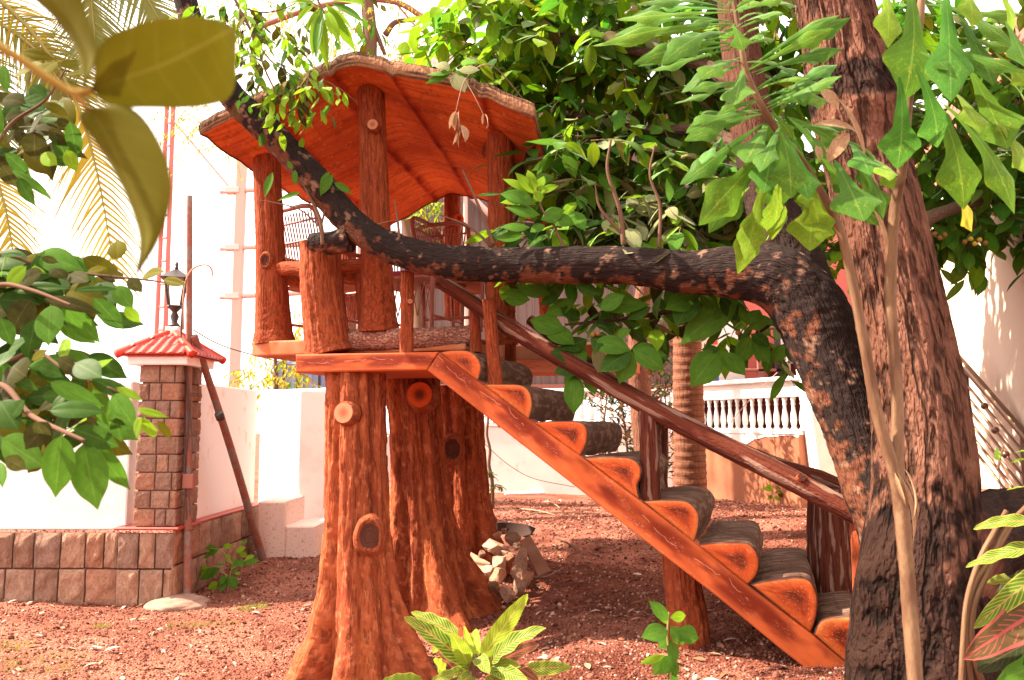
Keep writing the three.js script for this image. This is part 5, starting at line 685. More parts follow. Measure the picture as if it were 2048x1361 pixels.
// ------------------------------------------------------------------ near plants at the left
{
  const s = thing('glossy_shrub', 'shrub with broad glossy dark leaves filling the left edge of the view', 'shrub', null, at(-120, 900, 1.9)), q = (x, y, d) => at(x, y, d).sub(s.position), c6 = ([x, y]) => [x / 2.43, y / 2.43 + 470];
  const stem = (ps, r0, r1) => part(s, 'stem', bend(ps.map(([x, y, d]) => q(x, y, d)), r0, r1, 8, 30), M.twig);
  stem([[-120, 1500, 1.95], [-110, 1100, 1.95], [-90, 800, 1.9], [-60, 560, 1.9], [-40, 300, 2.0], [-20, 100, 2.1]], .02, .009);
  stem([[-90, 800, 1.9], [0, 770, 1.8], [60, 830, 1.7], [130, 865, 1.6], [168, 882, 1.58]], .008, .0035); stem([[-70, 600, 1.9], [0, 570, 1.85], [60, 580, 1.8], [140, 610, 1.75]], .007, .003); stem([[-60, 560, 1.9], [0, 510, 1.95], [60, 525, 1.95], [150, 545, 1.95], [290, 560, 1.95], [330, 565, 1.95]], .006, .002); stem([[-90, 740, 1.9], [20, 720, 1.9], [70, 702, 1.85], [130, 740, 1.8], [250, 790, 1.75]], .006, .0025); stem([[-50, 380, 2], [20, 250, 2.1], [90, 200, 2.1], [130, 140, 2.1]], .006, .002);
  const lf = (b, t, w, m, d, face) => { const len = Math.hypot(t[0] - b[0], t[1] - b[1]); const o = leafPx(s, LG.big, m, b, t, d, rr(-.05, .08), clamp(w / len / .5, .4, 1.5), face); o.position.sub(s.position); };
  const D = L.dark, G = L.green, B = L.brown, Y = L.lime, rows = [
    [245, 335, 235, 540, 140, G], [300, 345, 487, 525, 105, G], [200, 310, 495, 385, 80, B], [150, 310, 60, 465, 140, B], [175, 400, 130, 625, 125, D], [55, 275, 340, 262, 60, D], [350, 270, 575, 262, 50, D], [555, 245, 645, 362, 85, G], [450, 300, 600, 460, 95, D], [600, 350, 682, 428, 60, Y], [572, 125, 572, 22, 68, L.olive], [585, 140, 662, 155, 40, Y], [690, 205, 800, 180, 45, L.olive], [790, 215, 905, 245, 34, L.olive], [0, 105, 110, 92, 45, D], [45, 100, 5, 205, 60, Y], [130, 150, 28, 262, 85, Y], [212, 178, 88, 252, 70, B], [165, 145, 215, 250, 80, Y], [195, 112, 285, 135, 45, B], [240, 160, 332, 212, 60, B], [330, 190, 430, 230, 50, B], [420, 180, 520, 160, 50, L.olive], [480, 210, 560, 220, 50, B], [620, 210, 690, 280, 50, B], [520, 190, 600, 190, 44, L.olive],
    [95, 690, 0, 765, 110, B], [185, 640, 305, 692, 70, D], [280, 595, 395, 672, 60, B], [360, 620, 495, 695, 80, D], [400, 690, 548, 603, 62, Y], [435, 700, 655, 795, 80, D], [560, 740, 692, 805, 45, Y], [190, 785, 432, 795, 105, D], [228, 855, 520, 865, 100, D], [230, 712, 505, 835, 90, G], [450, 740, 550, 945, 95, G], [540, 770, 662, 945, 100, G], [345, 940, 578, 1030, 110, D], [238, 905, 122, 1045, 130, B], [0, 805, 92, 955, 105, D], [0, 985, 222, 1132, 130, G], [300, 962, 268, 1278, 155, G], [402, 1000, 474, 1338, 175, G], [450, 1000, 632, 1240, 100, G], [-5, 1100, 12, 1230, 40, G], [20, 1080, 125, 1142, 70, B], [660, 845, 818, 888, 32, Y], [690, 885, 660, 995, 48, Y], [700, 885, 740, 988, 50, Y], [760, 900, 832, 993, 36, L.olive], [560, 885, 588, 1005, 60, D], [90, 865, 185, 875, 60, B], [50, 700, 185, 755, 70, D], [130, 690, 60, 640, 70, B], [40, 560, 120, 520, 60, D], [0, 400, 60, 540, 90, D], [0, 640, 50, 560, 60, D], [330, 590, 300, 510, 40, Y], [150, 610, 230, 560, 60, L.olive], [330, 770, 250, 850, 60, D], [120, 800, 40, 900, 80, D], [230, 1000, 170, 900, 60, B], [340, 960, 420, 900, 50, Y], [600, 900, 540, 860, 60, D]];
  for (const [x0, y0, x1, y1, w, m] of rows) { const a = c6([x0, y0]), b = c6([x1, y1]); lf(a, b, w / 2.43, m, lerp(1.95, 1.6, clamp((a[1] - 480) / 420)) + rr(-.06, .06)); }
  const c1 = ([x, y]) => [x / 2.92, y / 2.92];
  for (const [x0, y0, x1, y1, w, m] of [[120, 300, 325, 352, 65, L.olive], [345, 385, 485, 362, 55, L.olive], [370, 440, 525, 420, 50, L.olive], [80, 440, 245, 370, 90, L.olive], [10, 370, 45, 545, 80, G], [170, 500, 272, 565, 90, D], [255, 560, 145, 600, 70, D], [110, 745, 235, 742, 62, B], [200, 760, 205, 945, 150, B], [325, 770, 402, 972, 100, D], [405, 700, 455, 925, 90, D], [280, 750, 392, 855, 95, B], [110, 760, 35, 835, 70, B], [20, 890, 182, 1035, 100, D], [5, 960, 105, 1095, 110, B], [60, 990, 308, 1172, 60, G], [105, 1030, 205, 1202, 90, D], [385, 870, 445, 1005, 85, Y], [235, 900, 335, 965, 60, Y], [10, 580, 155, 605, 80, B], [250, 720, 330, 690, 60, D], [250, 600, 400, 680, 70, L.olive], [20, 700, 150, 660, 60, B], [330, 690, 410, 750, 60, B], [150, 850, 100, 760, 70, B], [-10, 600, 20, 800, 60, G]]) { const a = c1([x0, y0]), b = c1([x1, y1]); lf(a, b, w / 2.92, m, 2.1 + rr(-.08, .08)); }
  for (let i = 0; i < 190; i++) { const top = i % 2, x = rr(-140, top ? 200 : 190), y = top ? rr(505, 640) : rr(690, 880), a = rr(-.6, 3.6); lf([x, y], [x + 95 * Math.cos(a), y + 50 * Math.sin(a) + 25], 44, pick([D, B, D, D, G, L.olive]), rr(1.95, 2.3)); }
  for (let i = 0; i < 60; i++) { const x = rr(-150, 130), y = rr(130, 330), a = rr(0, 6.3); lf([x, y], [x + 75 * Math.cos(a), y + 60 * Math.sin(a) + 20], 36, pick([D, B, D, L.olive]), rr(2.2, 2.4)); }
}
{
  const s = thing('near_sprig', 'out of focus sprig with three large olive leaves very near the camera', 'sprig', null, at(60, 130, .55)), q = (x, y, d = .55) => at(x, y, d).sub(s.position);
  part(s, 'stem', bend([q(-60, 60), q(30, 112), q(110, 165), q(150, 186), q(185, 180)], .0034, .0022, 10, 24), std({ color: rgb(.24, .15, .03) })); part(s, 'stem', bend([q(140, 182), q(165, 205), q(180, 235)], .0026, .0018, 8, 10), std({ color: rgb(.24, .13, .03) }));
  // leaves are sheets spanned between a midrib and two margins
  const sheet = (mid, lft, rgt, lift) => { const c = a => new THREE.CatmullRomCurve3(a.map(p => q(...p))), m = c(mid), l = c(lft), r = c(rgt), pos = [], uv = [], idx = [], n = 30, k = 5; for (let i = 0; i <= n; i++) { const t = i / n, M0 = m.getPoint(t), L0 = l.getPoint(t), R0 = r.getPoint(t); for (let j = -k; j <= k; j++) { const f = Math.abs(j) / k, p = M0.clone().lerp(j < 0 ? L0 : R0, f); p.z += lift * Math.sin(f * Math.PI) * .6; pos.push(p.x, p.y, p.z); uv.push(.5 + j / k / 2, t); } } const W = 2 * k + 1; for (let i = 0; i < n; i++) for (let j = 0; j < 2 * k; j++) { const a = i * W + j; idx.push(a, a + W, a + 1, a + 1, a + W, a + W + 1); } const g = new THREE.BufferGeometry(); g.setAttribute('position', new THREE.Float32BufferAttribute(pos, 3)); g.setAttribute('uv', new THREE.Float32BufferAttribute(uv, 2)); g.setIndex(idx); g.computeVertexNormals(); return part(s, 'leaf', g, L.olive); };
  sheet([[184, 180], [250, 158], [330, 128], [400, 92], [446, 66], [474, 56, .57]], [[184, 180], [200, 88, .53], [270, 50, .52], [340, 35, .52], [420, 36, .54], [474, 56, .57]], [[184, 180], [210, 208, .56], [310, 216, .57], [410, 212, .58], [462, 190, .59], [474, 56, .57]], .004);
  sheet([[172, 215], [200, 250], [235, 320], [268, 400], [290, 470], [272, 556, .56]], [[172, 215], [158, 235, .55], [200, 300, .56], [250, 390, .56], [278, 480, .56], [272, 556, .56]], [[172, 215], [262, 215, .54], [326, 300, .53], [343, 380, .53], [322, 470, .54], [272, 556, .56]], .004);
  sheet([[168, 182], [178, 130], [150, 60], [110, 0], [60, -80], [20, -140]], [[168, 182], [150, 100, .56], [110, 40, .56], [60, -10, .56], [20, -80, .56], [20, -140]], [[168, 182], [196, 100, .54], [180, 50, .54], [160, -10, .54], [100, -90, .54], [20, -140]], .003);
}
// ------------------------------------------------------------------ lobed-leaf shrub in front of the tall trunk
{
  const b0 = at(1838, 1420, 2.55), s = thing('lobed_leaf_shrub', 'tall shrub with two pale stems and long lobed green leaves at the upper right', 'shrub', null, b0), q = (x, y, d) => at(x, y, d).sub(b0);
  const stem = (ps, opt) => part(s, 'stem', tube(ps.map(([x, y, d, r]) => ({ p: q(x, y, d), r: r * .72 })), { seg: 18, rings: 160, texW: .12, texH: .4, disp: (a, t, p, r) => r * (1 + .10 * Math.pow(Math.max(0, n3(a * 1.6, p.y * 26, 3)), 2) * 6 * .6 + .05 * n3(p.x * 20, p.y * 9, p.z * 20)) }), M.paleStem);
  stem([[1838, 1440, 2.55, .032], [1826, 1300, 2.55, .031], [1815, 1150, 2.55, .030], [1805, 1040, 2.55, .031], [1795, 950, 2.55, .030], [1795, 800, 2.54, .024], [1782, 600, 2.52, .023], [1790, 420, 2.5, .023], [1806, 330, 2.48, .021], [1818, 200, 2.46, .019], [1838, 60, 2.44, .017], [1850, -120, 2.42, .014]]);
  stem([[1802, 1000, 2.55, .03], [1785, 930, 2.54, .026], [1758, 840, 2.52, .024], [1735, 720, 2.5, .022], [1708, 580, 2.48, .020], [1680, 460, 2.46, .018], [1640, 380, 2.44, .016], [1595, 310, 2.42, .0145], [1555, 262, 2.4, .0145], [1520, 205, 2.38, .014], [1492, 140, 2.37, .0125], [1478, 60, 2.36, .011], [1462, -30, 2.36, .009]]);
  // shaggy dry sheath at the fork
  for (let i = 0; i < 6; i++) { const x = rr(1785, 1810), m = leafPx(s, LG.narrow, L.dry, [x, rr(930, 960)], [x + rr(-20, 45), rr(1010, 1110)], 2.52, rr(-.03, .05), rr(.25, .5), V(rr(-1, 1), .2, 1), 'dry_leaf'); m.position.sub(b0); }
  const c3 = (x, y) => [1200 + x / 2.405, y / 2.405];
  const lf = (x0, y0, x1, y1, w, mat, d, dt) => { if (mat === G) mat = pick(GV); const a = c3(x0, y0), b = c3(x1, y1), A = at(a[0], a[1], d), Bp = at(b[0], b[1], d + dt), len = Math.hypot(b[0] - a[0], b[1] - a[1]), real = A.distanceTo(Bp); const m = leafPx(s, LG.lobed, mat, a, b, d, dt, clamp(w * 1.3 / 2.405 / len / .45 * len / (real * FPX / d), .35, 1.15), V(rr(-.35, .35), rr(.35, .8), 1)); m.position.sub(b0); };
  const G = L.lobed, Y = L.lobedLime, GV = [G, ...[[.75, .8, .7], [1.15, 1.05, .9], [.9, 1.1, 1.2], [1.3, 1.15, .8]].map(c => leafMat(lt.lobed, { color: rgb(...c) }))];
  for (const r of [[615, 60, 80, 95, 110, G], [640, 115, 5, 215, 75, G], [640, 165, 295, 315, 125, G], [650, 210, 160, 310, 85, G], [665, 280, 478, 385, 120, G], [640, 120, 690, 245, 110, G], [690, 330, 650, 505, 130, G], [770, 530, 415, 640, 130, G], [790, 590, 385, 890, 110, L.lobed], [810, 590, 700, 785, 150, G], [865, 630, 920, 955, 200, G], [840, 640, 790, 930, 135, G], [900, 650, 1005, 960, 150, G], [830, 700, 475, 1085, 150, G], [800, 830, 700, 1255, 115, Y], [845, 780, 830, 1155, 150, Y], [1000, 840, 1062, 1172, 190, Y], [1130, 770, 1272, 1065, 180, G], [1230, 740, 1358, 1065, 120, G], [900, 560, 1100, 795, 135, G], [820, 540, 925, 665, 125, G], [800, 520, 1165, 365, 60, G], [780, 480, 1062, 398, 55, G], [750, 440, 1012, 378, 60, G], [710, 340, 1125, 135, 80, G], [730, 350, 1165, 235, 70, G], [800, 500, 1030, 455, 100, G], [1200, 690, 1300, 845, 125, G], [1320, 770, 1395, 870, 90, Y], [640, 60, 770, 10, 60, G], [650, 60, 890, -10, 70, G], [600, 20, 400, -40, 70, G], [610, 40, 190, 20, 90, G], [640, 140, 880, 60, 60, G], [660, 230, 820, 150, 60, G], [700, 300, 900, 330, 90, G], [590, 660, 490, 790, 60, G], [960, 860, 1000, 1000, 90, Y], [720, 900, 610, 1010, 60, Y], [1050, 740, 1170, 890, 110, G], [870, 600, 770, 830, 90, G], [620, 30, 660, -60, 60, G], [690, 300, 540, 330, 60, G], [760, 480, 560, 560, 70, G], [640, 100, 420, 130, 60, G], [650, 180, 340, 190, 60, G], [720, 400, 430, 440, 70, G], [900, 620, 1160, 640, 50, G]]) { lf(r[0], r[1], r[2], r[3], r[4], r[5], 2.36 + rr(-.08, .08), rr(-.22, .12)); for (let q = 0; q < 2; q++) if (rnd() < .75) lf(r[0] + rr(-20, 20), r[1] + rr(-20, 20), r[2] + rr(-90, 90), r[3] + rr(-70, 70), r[4] * rr(.7, .95), r[5], 2.48 + q * .1, rr(-.1, .2)); }
  for (const r of [[1480, -70, 1462, 485, 235, G], [1440, 370, 1430, 815, 185, G], [1520, 320, 1625, 710, 190, G], [1660, -90, 1690, 490, 170, G], [1725, 60, 1895, 410, 170, G], [1780, 330, 1965, 715, 195, G], [1600, 460, 1752, 1010, 195, G], [1640, 490, 1995, 1030, 140, G], [1700, 850, 1790, 1115, 140, L.yellow], [1900, 330, 2045, 490, 140, Y], [1890, 550, 2045, 830, 160, Y], [1560, 80, 2040, 70, 60, G], [1560, 160, 2045, 245, 60, G], [1560, 210, 2045, 350, 70, G], [1540, -20, 2005, 235, 110, G], [1560, 20, 1840, 90, 60, G], [1740, -60, 1790, 130, 110, Y], [1880, -80, 1990, 160, 130, Y], [1620, -90, 1640, 60, 160, G], [1540, 250, 1680, 340, 60, G], [1545, 280, 1650, 400, 60, Y], [1540, 120, 1480, 210, 50, G], [1360, -60, 1385, 230, 110, Y], [1700, 440, 1830, 640, 120, Y], [1950, 100, 2060, 330, 120, G], [1900, 250, 2070, 420, 110, Y]]) lf(r[0], r[1], r[2], r[3], r[4], r[5], 2.32 + rr(-.1, .1), rr(-.15, .12));
  for (const [x0, y0, x1, y1, w] of [[1060, 430, 1150, 530, 60], [1140, 470, 1280, 800, 24], [1030, 600, 1240, 640, 50], [1200, 640, 1090, 790, 70], [1310, 1000, 1375, 1270, 40], [1040, 700, 1060, 780, 50], [1340, 110, 1400, 200, 40]]) { const a = c3(x0, y0), b = c3(x1, y1), len = Math.hypot(b[0] - a[0], b[1] - a[1]), m = leafPx(s, LG.narrow, L.dry, a, b, 2.34, rr(-.03, .03), clamp(w / 2.405 / len / .26, .3, 2), V(rr(-.6, .6), .3, 1), 'dry_leaf'); m.position.sub(b0); }
}
// ------------------------------------------------------------------ crotons, saplings, seedlings
function croton(name, label, group, pos, conv, rows, d, cat = 'plant') {
  const s = thing(name, label, cat, group, pos);
  for (const [x0, y0, x1, y1, w, mat, dt = 0, f] of rows) { const a = conv(x0, y0), b = conv(x1, y1), len = Math.hypot(b[0] - a[0], b[1] - a[1]), A = at(...a, d), Bp = at(...b, d + dt), real = A.distanceTo(Bp); const m = leafPx(s, LG.strap, mat, a, b, d, dt, clamp(w / (real * FPX / d) / conv.k / .15, .5, 2.4), f || V(rr(-.3, .3), rr(.5, .9), .8)); m.position.sub(pos); }
  return s;
}
{
  const cv = (x, y) => [760 + x / 4.876, 1160 + y / 4.876]; cv.k = 4.876; const C = L.croton, Y = L.crotonLime, R = L.crotonRed, d = 3.55, b = at(950, 1400, d); b.y = gh(b.x, b.z);
  const s = croton('croton', 'croton with yellow veined strap leaves in the middle foreground', null, b, cv, [[995, 760, 1440, 140, 175, Y, .05], [870, 850, 235, 365, 190, C, -.1], [760, 540, 305, 318, 150, C, .1], [860, 830, 690, 520, 230, Y, -.1], [690, 530, 515, 720, 120, Y, -.1], [905, 750, 818, 455, 70, Y, .1], [930, 770, 935, 480, 115, Y, .1], [1085, 800, 1620, 475, 170, C, -.1], [1100, 840, 1550, 630, 150, R, .1], [1090, 840, 1370, 850, 130, C, -.1], [1400, 880, 1870, 850, 130, C, .05], [1080, 860, 1440, 990, 150, C, -.2], [870, 890, 500, 990, 110, C, -.2], [420, 1000, 20, 990, 140, C, -.1], [640, 960, 520, 780, 150, Y, -.15], [950, 760, 1065, 920, 130, C, -.2], [1330, 850, 1545, 990, 100, R, -.1], [850, 870, 540, 690, 150, R, .05], [880, 900, 700, 700, 120, R, .05], [1000, 900, 1200, 700, 130, C, .15], [900, 940, 700, 1100, 120, C, -.2], [1050, 940, 1250, 1120, 120, C, -.2], [920, 800, 780, 660, 110, C, .15]], d);
  part(s, 'stem', bend([V(0, -.05, 0), at(945, 1360, d).sub(b), at(950, 1310, d).sub(b)], .016, .01, 8, 10), M.twig);
  const c2 = (x, y) => [1880 + x / 2.952, 900 + y / 2.952]; c2.k = 2.952; const d2 = 2.6, b2 = at(2020, 1420, d2); b2.y = Math.min(b2.y, gh(b2.x, b2.z));
  const t = croton('croton', 'croton with red edged and dark leaves in the lower right corner', null, b2, c2, [[580, 430, 200, 470, 80, C, .1], [600, 555, 155, 695, 90, C, .1], [660, 690, 200, 1055, 120, C, -.05], [680, 890, 140, 1235, 200, R, -.1], [700, 1060, 225, 1310, 200, L.crotonDark, -.05], [660, 1240, 335, 1370, 160, L.green, -.1], [620, 800, 260, 960, 120, L.crotonDark, .15], [560, 215, 395, 240, 55, Y, .1], [420, 760, 280, 790, 60, C, .15], [640, 740, 330, 880, 110, L.crotonDark, .2], [700, 1180, 300, 1230, 130, L.crotonDark, .15], [560, 60, 420, 80, 30, L.lime, .1], [560, 25, 440, 20, 24, L.lime, .1], [330, 60, 340, -10, 40, L.lime, .1]], d2);
  const st = (ps, r) => part(t, 'stem', bend(ps.map(([x, y]) => at(...c2(x, y), d2 + .12).sub(b2)), r, r * .7, 8, 24), M.paleStem); st([[130, 1420], [140, 1150], [165, 880], [240, 640], [330, 470], [395, 360]], .011); st([[190, 1420], [150, 1050], [200, 800], [330, 600], [470, 380], [560, 300]], .011); st([[250, 1380], [190, 1180], [200, 930], [290, 700], [380, 480], [520, 330]], .012); st([[340, 120], [360, 40], [375, -20]], .004);
  // sapling in front of the stair post
  const d3 = 3.6, b3 = at(1342, 1420, d3); b3.y = gh(b3.x, b3.z); const sp_ = thing('sapling', 'young green sapling in front of the post under the stairs', 'plant', null, b3), lf3 = (x0, y0, x1, y1, w, m) => { const len = Math.hypot(x1 - x0, y1 - y0), o = leafPx(sp_, LG.oval, m, [x0, y0], [x1, y1], d3, rr(-.08, .08), clamp(w / len / .42, .5, 1.8)); o.position.sub(b3); };
  part(sp_, 'stem', bend([V(0, -.05, 0), at(1340, 1330, d3).sub(b3), at(1335, 1270, d3).sub(b3), at(1338, 1225, d3).sub(b3)], .007, .003, 7, 14), M.twigGreen);
  for (const r of [[1338, 1242, 1297, 1202, 24, L.green], [1334, 1250, 1318, 1222, 14, L.lime], [1340, 1236, 1372, 1232, 14, L.lime], [1340, 1254, 1368, 1290, 30, L.green], [1355, 1262, 1398, 1278, 32, L.green], [1336, 1262, 1282, 1276, 32, L.green], [1338, 1268, 1318, 1300, 22, L.green], [1330, 1312, 1280, 1328, 14, L.lime], [1336, 1312, 1308, 1352, 32, L.green], [1338, 1316, 1352, 1356, 28, L.green], [1328, 1350, 1345, 1310, 24, L.green], [1340, 1280, 1352, 1330, 26, L.green], [1335, 1350, 1360, 1375, 24, L.green]]) lf3(...r);
  // seedling by the dark plinth, small sprigs elsewhere
  const small = (name, label, px, py, d, list, mats, st) => { const b = gpt(px, py), dd = d || -b.z, s = thing(name, label, 'plant', null, b); for (const [x0, y0, x1, y1, w] of list) { const len = Math.hypot(x1 - x0, y1 - y0), m = leafPx(s, LG.oval, pick(mats), [x0, y0], [x1, y1], dd, rr(-.1, .1), clamp(w / len / .42, .5, 1.6)); m.position.sub(b); } for (const ps of st) part(s, 'stem', bend(ps.map(([x, y]) => at(x, y, dd).sub(b)), .007, .002, 6, 14), M.twigGreen); };
  small('seedling', 'small green compound leaved seedling beside the foot of the iron pole', 455, 1182, 0, [[430, 1100, 405, 1118, 10], [430, 1096, 410, 1096, 9], [440, 1095, 420, 1112, 10], [445, 1094, 465, 1092, 12], [460, 1110, 455, 1125, 12], [470, 1105, 492, 1095, 10], [480, 1090, 495, 1082, 9], [478, 1108, 495, 1112, 12], [472, 1115, 465, 1140, 14], [475, 1120, 485, 1135, 14], [485, 1128, 520, 1122, 12], [490, 1118, 510, 1112, 10], [415, 1140, 385, 1160, 14], [418, 1136, 390, 1140, 12], [430, 1135, 402, 1162, 16], [435, 1132, 450, 1128, 10], [440, 1138, 420, 1155, 14], [450, 1150, 440, 1172, 14], [462, 1152, 470, 1180, 20], [455, 1152, 448, 1178, 16], [460, 1145, 475, 1140, 14], [470, 1150, 480, 1145, 12], [435, 1165, 415, 1182, 12], [440, 1168, 445, 1182, 12]], [L.green, L.green, L.lime], [[[455, 1188], [460, 1150], [470, 1110], [480, 1092]], [[458, 1160], [435, 1135], [405, 1140]], [[465, 1130], [440, 1100], [420, 1098]], [[462, 1140], [490, 1122], [515, 1118]]]);
  small('wall_seedling', 'small sprig of pale leaves before the peach coloured wall', 1550, 1012, 0, [[1545, 980, 1525, 978, 8], [1545, 978, 1535, 970, 8], [1552, 978, 1568, 972, 8], [1550, 985, 1565, 988, 8], [1548, 995, 1560, 1002, 8], [1545, 992, 1535, 1000, 8], [1555, 990, 1572, 992, 8]], [L.lime, L.olive], [[[1550, 1012], [1546, 990], [1550, 972]]]);
}
// reddish shrub, bare sapling, palm trunk and slim trees behind the stairs
{
  const p0 = gpt(1385, 1075), pt = at(1372, 640, -p0.z).sub(p0); const pm = thing('palm_trunk_tree', 'brown ringed palm trunk standing behind the handrail', 'palm tree', null, p0);
  part(pm, 'trunk', tube([{ p: V(0, -.2, 0), r: .22 }, { p: pt.clone().multiplyScalar(.2), r: .165 }, { p: pt.clone().multiplyScalar(.6), r: .16 }, { p: pt.clone(), r: .145 }, { p: pt.clone().multiplyScalar(2.1).add(V(-.2, 0, 0)), r: .13 }], { seg: 48, rings: 300, texW: .5, texH: .7, disp: (a, t, p, r) => r * (1 + .02 * Math.sin(p.y * 70 + 2 * n3(a, p.y * 3, 1))) + .006 * fbm3(p.x * 20, p.y * 20, p.z * 20, 3) }), M.palmTrunk);
  const s = thing('reddish_shrub', 'thin shrub with small dark red and green leaves behind the handrail post', 'shrub', null, at(1255, 990, 11)); crown(s, [[1260, 800, 11, 70, 70, .5, 60], [1240, 900, 11, 60, 50, .5, 36], [1330, 900, 10.5, 40, 110, .4, 44], [1300, 720, 11, 90, 60, .5, 46]], { geos: LG.narrow, mats: [L.crotonDark, L.dark, L.crotonRed, L.olive, L.crotonRed], len: [.09, .16], per: 8, tw: .3, droop: -.5, keep: 120, twigR: .006 }); for (const [a, b, c] of [[1262, 1255, 1240], [1268, 1275, 1290], [1330, 1335, 1330], [1215, 1205, 1215]]) part(s, 'stem', bend([at(a, 1000, 11), at(b, 900, 11), at(c, 780, 11)].map(p => p.sub(s.position)), .025, .01, 7, 16), M.twig);
  const t2 = thing('slim_tree', 'slim brown tree trunk rising beside the reddish shrub', 'tree', null, at(1285, 960, 9.5)); part(t2, 'trunk', tube([[1300, 1000], [1290, 880], [1280, 780], [1275, 700], [1290, 560], [1300, 420]].map(([x, y], i) => ({ p: at(x, y, 9.5).sub(t2.position), r: .15 - .014 * i })), { seg: 30, rings: 80, texW: .4, texH: .4, disp: (a, t, p, r) => r * (1 + .12 * fbm3(p.x * 8, p.y * 4, p.z * 8, 3)), col: () => [.2, .085, .055] }), M.darkBark); part(t2, 'bough', bend([at(1283, 740, 9.5), at(1310, 710, 9.5), at(1330, 650, 9.5)].map(p => p.sub(t2.position)), .07, .04, 9, 14), M.twig);
  const t3 = thing('bare_sapling', 'bare crooked sapling with few leaves against the white garden wall', 'plant', null, gpt(985, 1018)); const q = (x, y) => at(x, y, -t3.position.z).sub(t3.position); part(t3, 'stem', bend([V(0, -.05, 0), q(984, 960), q(978, 930), q(980, 900), q(974, 870), q(976, 830), q(968, 810)], .028, .012, 8, 30), M.twig); part(t3, 'stem', bend([q(972, 1018), q(970, 985), q(962, 960), q(958, 930)], .012, .006, 6, 14), M.twig); crown(t3, [[962, 945, -t3.position.z, 10, 30, .15, 6], [970, 975, -t3.position.z, 18, 20, .15, 5], [985, 975, -t3.position.z, 8, 10, .1, 3], [975, 840, -t3.position.z, 8, 20, .1, 3]], { geos: LG.narrow, mats: [L.dark, L.olive], len: [.08, .13], per: 5, tw: .12, droop: .2, keep: 100 });
}
